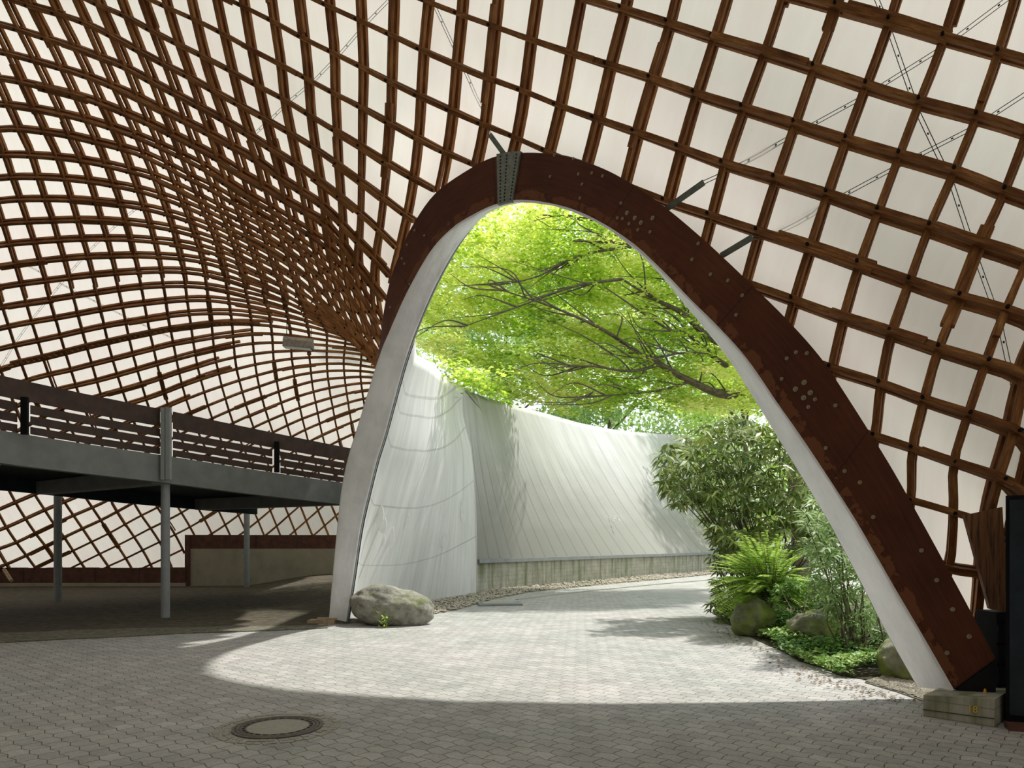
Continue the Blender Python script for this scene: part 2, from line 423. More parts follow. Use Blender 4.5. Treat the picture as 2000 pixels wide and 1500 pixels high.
# lattice crossings of the shell, centimetres, one line per rib
NODES = """
-2137,1184,2030 -2141,1226,1980 -2143,1268,1929 -2143,1310,1878 -2142,1352,1826 -2138,1393,1774 -2132,1433,1722 -2124,1473,1670 -2114,1512,1617 -2103,1551,1564 -2091,1590,1512 -2079,1629,1459 -2068,1667,1405 -2059,1707,1352 -2052,1746,1299 -2049,1787,1246 -2049,1828,1193 -2053,1869,1141 -2062,1911,1089 -2073,1953,1037 -2088,1996,986 -2105,2038,936 -2124,2080,886 -2143,2122,836 -2163,2164,786 -2182,2205,736 -2200,2246,686 -2218,2287,635 -2234,2326,583 -2249,2365,530 -2262,2403,477 -2273,2439,422 -2282,2473,366 -2289,2506,308 -2293,2537,250 -2292,2567,190 -2287,2595,131 -2276,2622,71 -2260,2647,11 -2239,2672,-48 -2214,2695,-107 -2185,2717,-164 -2154,2739,-222 -2121,2759,-279 -2089,2778,-336 -2059,2797,-394 -2030,2814,-452 -2003,2830,-511 -1979,2844,-571 -1957,2858,-632
-2072,1176,2038 -2075,1218,1987 -2078,1260,1936 -2078,1302,1885 -2076,1343,1833 -2073,1384,1781 -2067,1423,1728 -2059,1463,1676 -2049,1501,1622 -2038,1539,1569 -2026,1577,1516 -2014,1615,1462 -2003,1653,1409 -1994,1691,1355 -1988,1731,1302 -1984,1771,1248 -1985,1811,1196 -1989,1853,1143 -1997,1895,1092 -2009,1938,1041 -2023,1981,991 -2041,2024,942 -2059,2067,892 -2079,2110,843 -2098,2153,793 -2117,2195,743 -2136,2237,693 -2153,2278,641 -2169,2318,589 -2183,2357,536 -2196,2396,482 -2207,2433,427 -2216,2469,371 -2223,2503,313 -2227,2536,255 -2227,2567,195 -2222,2596,136 -2211,2624,76 -2196,2651,16 -2175,2676,-42 -2149,2700,-100 -2120,2722,-157 -2088,2742,-213 -2056,2761,-269 -2024,2779,-324 -1993,2795,-381 -1964,2809,-439 -1938,2823,-498 -1914,2836,-558 -1893,2849,-619
-2006,1169,2045 -2010,1211,1994 -2012,1253,1943 -2013,1294,1892 -2011,1335,1840 -2008,1375,1787 -2002,1414,1735 -1994,1452,1681 -1984,1490,1628 -1973,1527,1574 -1962,1564,1520 -1950,1601,1466 -1939,1638,1412 -1930,1675,1358 -1923,1714,1304 -1920,1754,1251 -1920,1794,1199 -1924,1836,1147 -1932,1878,1096 -1944,1922,1046 -1959,1966,997 -1976,2010,948 -1995,2054,900 -2014,2098,851 -2034,2141,802 -2053,2184,753 -2071,2227,702 -2088,2268,651 -2104,2309,598 -2118,2349,545 -2131,2388,490 -2142,2426,435 -2150,2463,378 -2157,2499,321 -2161,2534,262 -2161,2567,203 -2157,2598,143 -2148,2627,83 -2132,2655,24 -2112,2681,-34 -2086,2704,-91 -2056,2726,-146 -2023,2745,-200 -1990,2762,-255 -1958,2777,-309 -1927,2791,-366 -1899,2804,-423 -1874,2816,-482 -1851,2828,-543 -1831,2839,-605
-1940,1161,2052 -1944,1204,2002 -1947,1245,1950 -1947,1286,1899 -1946,1327,1847 -1942,1366,1794 -1937,1404,1741 -1929,1442,1687 -1920,1478,1633 -1909,1514,1579 -1897,1550,1524 -1885,1586,1470 -1874,1622,1415 -1865,1659,1361 -1858,1697,1307 -1855,1736,1254 -1855,1776,1202 -1859,1818,1150 -1868,1861,1100 -1879,1905,1051 -1894,1949,1003 -1912,1994,955 -1931,2039,908 -1950,2084,861 -1970,2128,813 -1990,2172,765 -2008,2215,715 -2025,2257,663 -2040,2299,611 -2054,2339,557 -2066,2379,502 -2077,2418,446 -2085,2456,389 -2092,2494,331 -2095,2531,272 -2096,2566,212 -2093,2600,152 -2085,2631,93 -2070,2659,34 -2049,2685,-23 -2023,2708,-78 -1992,2729,-131 -1959,2746,-184 -1925,2761,-237 -1893,2775,-291 -1862,2787,-348 -1835,2798,-405 -1810,2809,-465 -1788,2819,-526 -1769,2829,-588
-1874,1154,2059 -1878,1197,2008 -1881,1238,1957 -1882,1279,1905 -1880,1319,1853 -1877,1357,1800 -1872,1395,1746 -1864,1431,1692 -1855,1467,1638 -1844,1502,1583 -1832,1536,1528 -1821,1570,1473 -1810,1605,1418 -1800,1641,1364 -1793,1678,1310 -1790,1717,1257 -1790,1757,1205 -1795,1799,1154 -1803,1842,1105 -1815,1887,1057 -1830,1932,1010 -1847,1977,964 -1867,2023,918 -1887,2068,873 -1907,2114,826 -1927,2158,779 -1945,2202,730 -1962,2245,679 -1978,2288,627 -1991,2329,573 -2003,2370,517 -2012,2410,460 -2020,2449,403 -2027,2489,344 -2030,2528,285 -2031,2566,225 -2029,2601,165 -2022,2634,105 -2008,2664,47 -1988,2690,-8 -1960,2712,-61 -1928,2731,-112 -1894,2746,-163 -1860,2759,-216 -1828,2771,-270 -1798,2781,-327 -1771,2791,-385 -1748,2800,-445 -1727,2810,-507 -1708,2819,-569
-1807,1148,2065 -1812,1190,2015 -1815,1231,1963 -1816,1272,1911 -1815,1311,1859 -1812,1349,1806 -1807,1385,1752 -1799,1421,1697 -1790,1455,1642 -1779,1488,1587 -1768,1522,1532 -1756,1555,1476 -1745,1588,1421 -1735,1623,1367 -1729,1659,1313 -1725,1698,1260 -1725,1738,1208 -1729,1780,1158 -1738,1823,1110 -1750,1868,1063 -1765,1914,1018 -1783,1960,974 -1803,2006,930 -1824,2052,886 -1845,2098,841 -1865,2143,795 -1884,2188,748 -1901,2232,698 -1916,2276,646 -1929,2318,592 -1940,2360,536 -1949,2401,479 -1957,2442,420 -1962,2483,361 -1966,2524,300 -1967,2564,240 -1965,2603,180 -1958,2638,121 -1946,2668,64 -1926,2694,12 -1897,2715,-38 -1864,2731,-88 -1829,2745,-139 -1795,2756,-192 -1764,2765,-246 -1735,2774,-303 -1709,2783,-362 -1686,2792,-423 -1666,2800,-485 -1649,2809,-548
-1741,1142,2071 -1745,1184,2020 -1749,1225,1969 -1750,1265,1917 -1749,1303,1864 -1746,1340,1811 -1741,1376,1756 -1734,1410,1702 -1725,1443,1646 -1715,1475,1591 -1703,1507,1535 -1691,1538,1479 -1680,1571,1424 -1670,1604,1369 -1663,1640,1315 -1660,1677,1263 -1660,1717,1212 -1664,1759,1163 -1673,1803,1115 -1685,1848,1070 -1701,1895,1026 -1719,1941,984 -1740,1988,942 -1761,2035,900 -1783,2081,858 -1803,2128,814 -1823,2173,768 -1840,2218,719 -1855,2263,668 -1868,2307,614 -1878,2350,558 -1886,2392,500 -1893,2435,441 -1899,2477,381 -1902,2519,320 -1902,2562,259 -1900,2603,199 -1893,2641,143 -1882,2672,87 -1861,2697,38 -1832,2716,-10 -1799,2730,-59 -1765,2741,-111 -1731,2750,-164 -1700,2759,-220 -1672,2767,-278 -1647,2775,-338 -1625,2782,-399 -1606,2790,-462 -1590,2798,-526
-1674,1136,2075 -1679,1178,2025 -1682,1219,1973 -1684,1258,1921 -1683,1296,1868 -1681,1332,1815 -1676,1367,1760 -1669,1400,1705 -1661,1431,1649 -1650,1462,1593 -1638,1492,1537 -1627,1522,1481 -1615,1553,1425 -1605,1585,1371 -1598,1620,1317 -1594,1657,1265 -1594,1697,1215 -1599,1739,1166 -1607,1783,1121 -1620,1829,1077 -1636,1875,1036 -1655,1923,995 -1676,1970,956 -1698,2017,916 -1720,2064,875 -1742,2111,833 -1761,2158,789 -1779,2204,742 -1794,2250,692 -1807,2296,639 -1817,2340,584 -1825,2385,525 -1831,2428,466 -1835,2472,405 -1838,2516,344 -1837,2559,283 -1834,2602,223 -1825,2642,168 -1811,2675,119 -1792,2698,72 -1765,2714,23 -1733,2727,-28 -1700,2736,-80 -1667,2744,-134 -1637,2752,-191 -1610,2759,-250 -1586,2766,-311 -1565,2773,-374 -1547,2780,-437 -1531,2787,-501
-1606,1131,2079 -1612,1173,2028 -1615,1213,1977 -1617,1252,1924 -1617,1289,1871 -1615,1324,1817 -1611,1358,1762 -1604,1389,1706 -1596,1419,1650 -1585,1448,1594 -1574,1476,1538 -1562,1505,1481 -1550,1534,1426 -1540,1566,1371 -1533,1599,1318 -1529,1636,1266 -1529,1676,1217 -1533,1718,1170 -1542,1762,1126 -1555,1808,1084 -1572,1856,1045 -1591,1904,1007 -1612,1952,969 -1635,2000,932 -1657,2048,893 -1679,2096,853 -1699,2143,810 -1718,2191,765 -1734,2238,717 -1746,2285,666 -1756,2332,612 -1764,2378,554 -1769,2424,493 -1772,2469,432 -1773,2514,371 -1771,2558,311 -1765,2602,254 -1755,2641,202 -1739,2674,154 -1720,2696,106 -1695,2711,56 -1665,2722,6 -1634,2730,-46 -1603,2738,-102 -1574,2745,-160 -1549,2752,-221 -1526,2758,-284 -1507,2764,-347 -1489,2770,-411 -1473,2775,-475
-1539,1126,2080 -1544,1168,2029 -1548,1208,1978 -1550,1246,1925 -1551,1283,1872 -1549,1317,1817 -1545,1349,1762 -1539,1379,1706 -1531,1408,1649 -1521,1435,1593 -1509,1461,1536 -1497,1488,1480 -1485,1516,1424 -1475,1546,1370 -1467,1579,1317 -1463,1615,1266 -1463,1655,1218 -1467,1697,1172 -1476,1742,1130 -1490,1788,1091 -1507,1836,1054 -1526,1885,1018 -1548,1934,983 -1570,1983,947 -1593,2032,910 -1615,2081,871 -1636,2130,830 -1655,2179,787 -1671,2228,741 -1685,2277,693 -1695,2325,641 -1703,2373,584 -1707,2420,524 -1708,2467,462 -1707,2514,400 -1703,2559,340 -1695,2602,286 -1684,2639,235 -1667,2671,187 -1647,2692,137 -1624,2706,89 -1596,2716,41 -1567,2725,-12 -1538,2732,-69 -1512,2739,-130 -1488,2745,-192 -1467,2751,-256 -1448,2756,-320 -1431,2760,-384 -1415,2763,-449
-1471,1122,2079 -1477,1164,2028 -1481,1204,1977 -1484,1241,1924 -1484,1277,1870 -1483,1310,1815 -1480,1341,1759 -1474,1370,1703 -1466,1396,1646 -1456,1422,1589 -1445,1447,1532 -1432,1472,1475 -1421,1499,1420 -1410,1528,1366 -1402,1560,1314 -1397,1595,1264 -1396,1635,1217 -1401,1677,1173 -1410,1722,1133 -1424,1769,1096 -1441,1818,1062 -1461,1867,1028 -1482,1917,995 -1504,1968,961 -1527,2019,925 -1549,2069,887 -1570,2120,847 -1589,2171,805 -1606,2221,762 -1621,2271,717 -1633,2321,669 -1641,2370,616 -1645,2419,557 -1645,2467,495 -1642,2515,431 -1634,2561,370 -1625,2603,315 -1613,2638,267 -1597,2667,219 -1576,2688,170 -1553,2702,123 -1526,2712,76 -1500,2721,22 -1474,2729,-37 -1450,2735,-99 -1428,2740,-163 -1408,2745,-227 -1390,2748,-292 -1373,2750,-356 -1358,2751,-421
-1403,1119,2076 -1409,1160,2025 -1414,1200,1973 -1417,1237,1920 -1418,1271,1866 -1417,1304,1810 -1414,1333,1754 -1409,1360,1697 -1401,1386,1639 -1392,1409,1582 -1380,1433,1525 -1368,1456,1468 -1356,1482,1413 -1345,1510,1359 -1336,1541,1308 -1331,1577,1259 -1330,1616,1214 -1334,1659,1172 -1343,1704,1135 -1357,1751,1100 -1374,1800,1068 -1394,1851,1036 -1415,1903,1005 -1436,1956,972 -1458,2009,937 -1479,2061,901 -1501,2113,862 -1520,2166,821 -1538,2218,778 -1554,2270,736 -1568,2320,693 -1578,2369,646 -1583,2419,591 -1583,2468,529 -1578,2517,464 -1568,2563,401 -1557,2604,344 -1544,2638,296 -1528,2665,250 -1508,2685,202 -1485,2700,155 -1459,2711,106 -1434,2720,53 -1410,2727,-7 -1389,2733,-69 -1369,2737,-134 -1350,2740,-199 -1332,2741,-263 -1315,2741,-328 -1300,2740,-392
-1336,1116,2069 -1342,1157,2018 -1347,1196,1966 -1350,1232,1912 -1351,1266,1858 -1351,1297,1802 -1349,1326,1745 -1344,1352,1688 -1337,1375,1630 -1328,1398,1571 -1316,1420,1514 -1304,1442,1457 -1291,1467,1401 -1280,1494,1348 -1271,1525,1298 -1265,1560,1251 -1264,1598,1208 -1267,1641,1169 -1276,1687,1134 -1289,1735,1102 -1306,1785,1072 -1325,1837,1042 -1345,1891,1011 -1366,1946,979 -1387,2001,945 -1408,2055,910 -1429,2110,873 -1449,2164,834 -1467,2218,793 -1485,2271,752 -1500,2322,712 -1513,2371,671 -1520,2421,621 -1521,2470,562 -1516,2519,500 -1506,2564,437 -1493,2605,379 -1479,2639,327 -1466,2664,282 -1447,2684,236 -1422,2700,187 -1396,2712,137 -1371,2722,82 -1348,2729,22 -1328,2734,-41 -1309,2736,-105 -1291,2736,-170 -1274,2735,-234 -1258,2733,-299 -1242,2729,-363
-1268,1114,2060 -1275,1154,2008 -1280,1193,1956 -1283,1228,1902 -1285,1262,1847 -1286,1292,1791 -1284,1319,1733 -1280,1344,1675 -1273,1366,1616 -1264,1387,1557 -1253,1408,1499 -1241,1429,1442 -1227,1453,1386 -1215,1480,1333 -1205,1510,1284 -1199,1545,1239 -1197,1583,1199 -1201,1626,1163 -1208,1672,1130 -1220,1722,1100 -1237,1772,1072 -1255,1826,1043 -1274,1882,1012 -1294,1938,982 -1315,1994,951 -1336,2051,918 -1357,2107,882 -1377,2163,846 -1397,2218,808 -1415,2272,770 -1431,2326,729 -1445,2376,689 -1456,2424,645 -1459,2473,594 -1456,2521,536 -1447,2566,476 -1435,2606,418 -1421,2640,364 -1406,2666,316 -1388,2686,269 -1362,2704,220 -1335,2718,168 -1310,2728,111 -1289,2734,50 -1269,2736,-12 -1251,2737,-76 -1233,2735,-140 -1217,2732,-205 -1200,2727,-269 -1184,2721,-333
-1201,1112,2048 -1208,1152,1996 -1213,1189,1942 -1217,1224,1888 -1220,1257,1832 -1220,1286,1776 -1219,1313,1718 -1216,1337,1659 -1210,1358,1599 -1201,1378,1540 -1190,1398,1481 -1178,1418,1423 -1164,1441,1367 -1151,1467,1315 -1140,1497,1266 -1133,1532,1223 -1131,1570,1185 -1135,1612,1153 -1142,1658,1125 -1150,1712,1094 -1167,1763,1068 -1185,1817,1040 -1202,1874,1011 -1223,1930,984 -1243,1987,956 -1265,2046,925 -1287,2103,892 -1308,2161,858 -1328,2217,824 -1347,2272,788 -1363,2327,747 -1378,2379,706 -1391,2428,667 -1396,2477,622 -1396,2524,570 -1390,2568,514 -1380,2608,458 -1367,2642,403 -1352,2670,350 -1332,2693,299 -1307,2712,249 -1280,2726,196 -1255,2736,139 -1232,2741,79 -1212,2742,16 -1194,2740,-47 -1176,2736,-110 -1159,2731,-174 -1142,2724,-237 -1126,2715,-301
-1135,1110,2032 -1141,1149,1979 -1147,1186,1926 -1151,1220,1871 -1154,1252,1815 -1156,1281,1757 -1155,1307,1699 -1152,1330,1639 -1147,1350,1579 -1139,1369,1519 -1128,1388,1459 -1116,1408,1401 -1102,1431,1345 -1088,1456,1292 -1076,1486,1245 -1068,1520,1204 -1066,1558,1169 -1069,1601,1139 -1075,1648,1113 -1082,1703,1085 -1097,1755,1061 -1114,1809,1035 -1133,1865,1009 -1153,1922,984 -1173,1980,959 -1195,2040,931 -1217,2100,901 -1238,2158,870 -1260,2215,838 -1280,2271,803 -1297,2327,764 -1311,2381,725 -1323,2432,687 -1332,2481,647 -1336,2528,601 -1335,2572,550 -1328,2612,496 -1316,2647,441 -1300,2677,386 -1280,2702,332 -1255,2722,279 -1229,2737,225 -1203,2746,168 -1179,2750,108 -1158,2750,47 -1139,2746,-16 -1120,2741,-79 -1103,2733,-142 -1085,2724,-204 -1069,2713,-267
-1068,1107,2014 -1075,1145,1960 -1081,1182,1906 -1086,1215,1850 -1090,1246,1794 -1092,1275,1736 -1092,1301,1677 -1090,1323,1617 -1085,1344,1556 -1077,1362,1495 -1067,1380,1435 -1054,1400,1376 -1040,1421,1319 -1025,1446,1268 -1013,1475,1222 -1004,1509,1182 -1001,1548,1149 -1003,1591,1122 -1010,1638,1099 -1017,1693,1073 -1031,1746,1051 -1047,1801,1027 -1065,1857,1004 -1083,1914,982 -1104,1974,959 -1126,2034,935 -1148,2094,909 -1170,2154,880 -1192,2213,849 -1212,2269,818 -1230,2326,781 -1245,2381,744 -1258,2435,707 -1269,2485,668 -1276,2532,627 -1279,2577,582 -1274,2618,532 -1265,2655,478 -1249,2687,424 -1229,2714,368 -1206,2734,313 -1180,2749,257 -1154,2758,199 -1130,2761,140 -1107,2760,79 -1086,2756,17 -1066,2748,-45 -1048,2739,-108 -1030,2728,-170 -1012,2716,-232
-1003,1104,1993 -1010,1141,1939 -1017,1177,1884 -1022,1210,1827 -1026,1240,1770 -1029,1269,1712 -1029,1294,1652 -1028,1317,1591 -1023,1337,1530 -1016,1356,1469 -1006,1373,1409 -993,1392,1350 -979,1412,1294 -963,1437,1241 -949,1465,1197 -941,1498,1159 -938,1536,1128 -940,1579,1102 -945,1628,1080 -954,1682,1057 -967,1736,1037 -981,1793,1017 -998,1849,997 -1016,1908,978 -1037,1967,958 -1058,2028,937 -1080,2089,915 -1102,2149,887 -1124,2209,859 -1144,2266,831 -1162,2324,798 -1179,2380,763 -1194,2435,728 -1207,2487,691 -1217,2536,653 -1221,2583,611 -1220,2626,565 -1212,2665,515 -1199,2699,462 -1181,2727,407 -1158,2748,350 -1133,2763,292 -1108,2772,233 -1082,2775,174 -1058,2773,113 -1036,2768,52 -1015,2760,-10 -995,2749,-72 -975,2737,-133 -957,2723,-195
-939,1100,1969 -946,1136,1915 -952,1171,1859 -958,1203,1802 -963,1233,1744 -966,1261,1685 -968,1287,1625 -967,1310,1564 -963,1331,1502 -956,1350,1441 -945,1367,1380 -932,1385,1322 -917,1403,1267 -902,1425,1217 -887,1454,1172 -878,1486,1134 -875,1524,1103 -876,1569,1079 -881,1617,1060 -891,1672,1038 -903,1727,1021 -917,1784,1004 -932,1842,987 -950,1901,971 -969,1962,954 -990,2021,937 -1012,2082,917 -1034,2143,892 -1056,2202,867 -1077,2261,843 -1096,2320,813 -1114,2378,780 -1131,2433,749 -1145,2487,716 -1156,2539,680 -1162,2589,640 -1164,2635,597 -1159,2675,551 -1149,2711,501 -1132,2740,447 -1112,2762,390 -1088,2778,331 -1063,2787,271 -1037,2790,210 -1013,2789,150 -989,2783,88 -966,2775,27 -944,2764,-34 -923,2751,-95 -903,2737,-156
-875,1095,1944 -882,1130,1888 -889,1164,1832 -895,1196,1775 -900,1225,1716 -904,1253,1657 -906,1279,1596 -906,1302,1535 -903,1323,1473 -896,1343,1411 -886,1361,1350 -872,1378,1291 -856,1396,1238 -840,1415,1191 -827,1442,1144 -819,1474,1106 -815,1513,1075 -816,1556,1053 -823,1603,1037 -830,1659,1017 -841,1716,1000 -854,1774,986 -869,1833,973 -885,1893,961 -903,1954,947 -923,2013,933 -944,2074,915 -967,2135,894 -988,2195,872 -1009,2255,850 -1030,2315,823 -1049,2374,796 -1067,2431,768 -1081,2487,739 -1093,2542,706 -1102,2594,668 -1106,2641,629 -1105,2684,586 -1097,2721,539 -1084,2752,487 -1065,2776,431 -1043,2793,372 -1019,2803,311 -994,2808,250 -969,2807,189 -945,2802,127 -921,2794,66 -897,2783,5 -874,2771,-55 -852,2756,-115
-812,1089,1917 -819,1123,1861 -826,1155,1804 -832,1187,1746 -838,1216,1687 -842,1244,1627 -845,1269,1566 -846,1293,1505 -843,1315,1442 -837,1335,1380 -827,1353,1319 -813,1371,1261 -797,1389,1206 -781,1406,1159 -769,1430,1115 -762,1461,1076 -758,1499,1046 -759,1542,1024 -764,1591,1006 -772,1646,989 -782,1704,975 -794,1763,964 -808,1822,954 -823,1882,945 -840,1943,934 -858,2003,922 -878,2064,907 -899,2124,891 -920,2186,872 -941,2246,855 -963,2307,832 -984,2367,809 -1003,2426,786 -1018,2485,759 -1031,2542,728 -1040,2596,694 -1046,2646,658 -1048,2690,619 -1044,2729,576 -1033,2762,527 -1018,2788,472 -999,2807,414 -977,2819,353 -953,2826,291 -928,2827,229 -903,2823,168 -878,2817,107 -853,2807,46 -828,2795,-15 -804,2781,-74
-749,1081,1888 -757,1114,1831 -764,1146,1774 -770,1176,1716 -776,1205,1657 -781,1233,1597 -784,1259,1536 -786,1283,1474 -784,1305,1411 -779,1325,1349 -769,1344,1288 -755,1361,1230 -740,1377,1176 -726,1397,1125 -713,1420,1081 -706,1449,1043 -702,1485,1014 -705,1526,994 -708,1578,973 -715,1632,957 -725,1689,947 -735,1749,938 -747,1809,930 -763,1868,923 -778,1929,914 -795,1991,904 -814,2052,892 -833,2113,881 -853,2174,868 -873,2236,856 -895,2298,838 -916,2359,821 -936,2420,800 -954,2481,775 -968,2539,748 -978,2595,718 -985,2646,684 -988,2692,648 -987,2733,609 -981,2768,563 -969,2797,512 -953,2819,455 -934,2835,395 -912,2844,334 -888,2848,272 -863,2847,210 -837,2842,148 -811,2835,87 -785,2825,27 -759,2812,-33
-688,1072,1858 -695,1104,1801 -702,1135,1743 -709,1165,1684 -715,1193,1625 -720,1221,1565 -724,1247,1504 -725,1271,1443 -724,1294,1380 -720,1314,1318 -712,1333,1256 -700,1350,1197 -685,1368,1142 -670,1387,1091 -659,1408,1048 -652,1435,1011 -649,1469,982 -648,1512,961 -651,1562,941 -659,1618,924 -667,1675,914 -678,1733,907 -690,1793,899 -704,1852,895 -719,1912,889 -735,1974,881 -752,2036,873 -769,2097,867 -787,2160,858 -806,2222,851 -827,2284,841 -848,2348,827 -868,2411,809 -886,2473,789 -902,2533,765 -914,2589,737 -922,2641,706 -927,2689,673 -928,2732,637 -925,2770,596 -918,2803,549 -907,2829,495 -891,2848,437 -871,2861,377 -848,2869,314 -824,2871,252 -798,2870,190 -771,2865,129 -744,2858,68 -716,2848,8
-627,1061,1827 -634,1092,1769 -641,1122,1711 -648,1152,1652 -654,1180,1593 -659,1207,1533 -663,1234,1473 -665,1258,1411 -665,1281,1349 -661,1303,1287 -654,1322,1225 -644,1340,1165 -631,1357,1109 -617,1375,1059 -607,1395,1015 -599,1421,979 -596,1454,949 -594,1498,923 -598,1546,905 -605,1599,893 -613,1656,882 -623,1713,875 -635,1773,867 -646,1833,864 -658,1894,860 -674,1955,857 -691,2016,853 -707,2079,850 -723,2143,845 -741,2205,842 -760,2269,836 -779,2333,826 -799,2397,813 -818,2460,797 -834,2521,779 -847,2577,756 -857,2629,727 -864,2679,695 -867,2725,661 -868,2767,624 -865,2804,582 -858,2834,533 -845,2859,478 -828,2877,419 -808,2889,357 -785,2896,295 -759,2899,233 -733,2898,171 -705,2894,110 -677,2887,50
-567,1050,1795 -574,1079,1737 -580,1109,1678 -587,1137,1619 -593,1166,1560 -599,1193,1500 -603,1219,1440 -606,1244,1379 -606,1268,1318 -603,1290,1255 -596,1311,1194 -587,1329,1134 -577,1345,1077 -565,1364,1025 -553,1383,982 -545,1408,944 -542,1442,911 -542,1483,886 -545,1529,870 -550,1580,859 -558,1635,849 -568,1692,841 -578,1751,833 -588,1812,829 -599,1873,828 -613,1934,828 -629,1995,830 -645,2058,830 -661,2121,829 -677,2185,829 -694,2250,826 -713,2314,820 -732,2378,811 -750,2440,801 -765,2501,787 -778,2558,769 -790,2612,744 -799,2664,715 -804,2713,683 -808,2759,649 -809,2800,611 -806,2836,567 -797,2866,515 -784,2890,459 -766,2908,399 -745,2920,337 -721,2928,275 -696,2932,214 -669,2932,152 -641,2929,92
-507,1037,1762 -514,1066,1703 -520,1094,1644 -527,1122,1585 -533,1150,1526 -539,1177,1467 -543,1204,1407 -546,1230,1347 -546,1254,1286 -544,1278,1224 -539,1299,1162 -531,1319,1101 -522,1336,1044 -513,1353,992 -503,1372,948 -494,1395,911 -491,1427,877 -491,1466,852 -493,1510,835 -497,1560,821 -503,1614,811 -512,1671,802 -522,1729,794 -531,1790,790 -542,1852,791 -555,1916,796 -570,1979,803 -586,2043,809 -602,2109,814 -618,2178,816 -635,2245,817 -654,2311,816 -673,2375,812 -690,2438,805 -704,2498,794 -717,2553,779 -728,2604,759 -736,2652,731 -741,2699,701 -746,2747,669 -750,2792,635 -751,2833,596 -746,2869,550 -736,2899,497 -721,2923,439 -703,2942,380 -682,2956,318 -658,2965,257 -633,2970,196 -606,2972,134
-449,1023,1729 -454,1051,1669 -460,1079,1610 -467,1106,1550 -473,1134,1491 -479,1161,1432 -484,1188,1373 -487,1215,1313 -488,1241,1253 -486,1265,1191 -482,1289,1129 -477,1310,1067 -470,1327,1011 -462,1342,960 -454,1360,913 -447,1383,873 -444,1411,842 -444,1447,817 -444,1490,797 -447,1539,781 -452,1594,768 -461,1656,759 -471,1724,755 -483,1794,756 -495,1863,761 -507,1932,771 -521,1999,783 -536,2065,796 -551,2133,806 -567,2202,813 -585,2270,816 -603,2336,818 -620,2402,817 -637,2464,813 -651,2521,804 -664,2574,791 -674,2623,773 -681,2668,749 -686,2708,720 -688,2747,690 -690,2784,657 -692,2826,621 -691,2867,579 -685,2904,531 -674,2934,478 -659,2960,421 -640,2980,361 -620,2996,301 -597,3008,240 -572,3016,178
-391,1009,1694 -396,1036,1634 -401,1062,1574 -407,1089,1515 -413,1117,1455 -419,1144,1397 -424,1172,1338 -428,1199,1278 -429,1227,1218 -428,1254,1157 -425,1279,1095 -421,1302,1034 -419,1317,980 -412,1332,927 -405,1350,878 -400,1370,838 -398,1393,810 -398,1426,783 -401,1470,761 -406,1531,744 -413,1601,731 -422,1676,724 -431,1751,721 -441,1825,724 -452,1897,733 -463,1967,746 -475,2036,763 -488,2103,781 -502,2169,797 -517,2236,809 -534,2303,816 -551,2370,821 -568,2435,822 -585,2496,819 -599,2552,812 -611,2605,800 -620,2653,785 -627,2695,765 -631,2733,741 -633,2764,712 -634,2794,680 -633,2824,644 -633,2861,605 -630,2903,562 -623,2940,514 -612,2973,460 -597,3000,404 -580,3023,346 -561,3042,286 -539,3057,225
-334,994,1659 -338,1019,1599 -342,1046,1538 -347,1072,1478 -353,1099,1419 -358,1127,1360 -364,1155,1301 -368,1184,1242 -371,1213,1182 -371,1242,1121 -369,1270,1059 -368,1292,1000 -368,1308,945 -364,1322,894 -359,1339,843 -356,1355,804 -357,1375,780 -361,1415,754 -368,1475,731 -374,1545,710 -380,1623,695 -386,1701,685 -392,1779,681 -399,1853,686 -407,1925,697 -416,1994,713 -425,2061,734 -436,2127,756 -449,2192,777 -463,2257,795 -479,2322,808 -496,2388,816 -513,2455,819 -528,2516,817 -542,2573,811 -554,2624,803 -564,2670,792 -571,2713,777 -575,2749,756 -577,2780,730 -577,2806,701 -576,2831,668 -575,2858,630 -573,2897,590 -569,2941,547 -562,2980,498 -551,3015,446 -538,3045,391 -523,3071,333 -506,3094,274
-277,979,1624 -280,1003,1562 -284,1028,1502 -288,1054,1441 -293,1082,1382 -298,1110,1322 -303,1139,1264 -308,1168,1205 -312,1199,1146 -314,1229,1085 -313,1258,1025 -317,1280,967 -318,1299,911 -318,1313,859 -318,1331,809 -322,1361,772 -328,1388,747 -334,1431,724 -339,1490,697 -343,1562,672 -345,1637,650 -347,1711,637 -348,1781,631 -350,1845,634 -354,1909,645 -359,1975,664 -367,2042,688 -377,2108,714 -388,2174,740 -402,2239,763 -417,2306,781 -433,2373,794 -449,2439,800 -464,2502,800 -478,2559,798 -490,2611,793 -500,2659,786 -508,2703,775 -513,2741,760 -516,2775,739 -517,2803,714 -517,2829,685 -516,2855,652 -514,2888,615 -513,2935,577 -509,2981,534 -503,3022,487 -495,3060,436 -484,3094,383 -472,3125,326
-221,963,1588 -223,986,1526 -226,1010,1465 -229,1036,1404 -233,1063,1344 -238,1092,1284 -242,1122,1225 -248,1152,1166 -253,1183,1108 -256,1214,1049 -259,1243,990 -265,1266,934 -270,1286,878 -277,1315,830 -286,1353,789 -296,1385,748 -304,1411,716 -308,1449,685 -309,1503,653 -308,1564,621 -305,1627,595 -299,1675,574 -294,1721,564 -291,1773,566 -291,1829,578 -294,1891,598 -300,1957,624 -309,2024,653 -320,2093,682 -333,2162,709 -348,2232,732 -363,2302,749 -378,2371,760 -393,2438,766 -407,2500,768 -419,2557,768 -430,2609,766 -439,2657,760 -446,2700,750 -450,2740,736 -453,2775,717 -454,2807,694 -454,2839,667 -455,2876,636 -455,2923,603 -455,2975,567 -453,3023,526 -449,3067,481 -443,3109,433 -436,3148,381
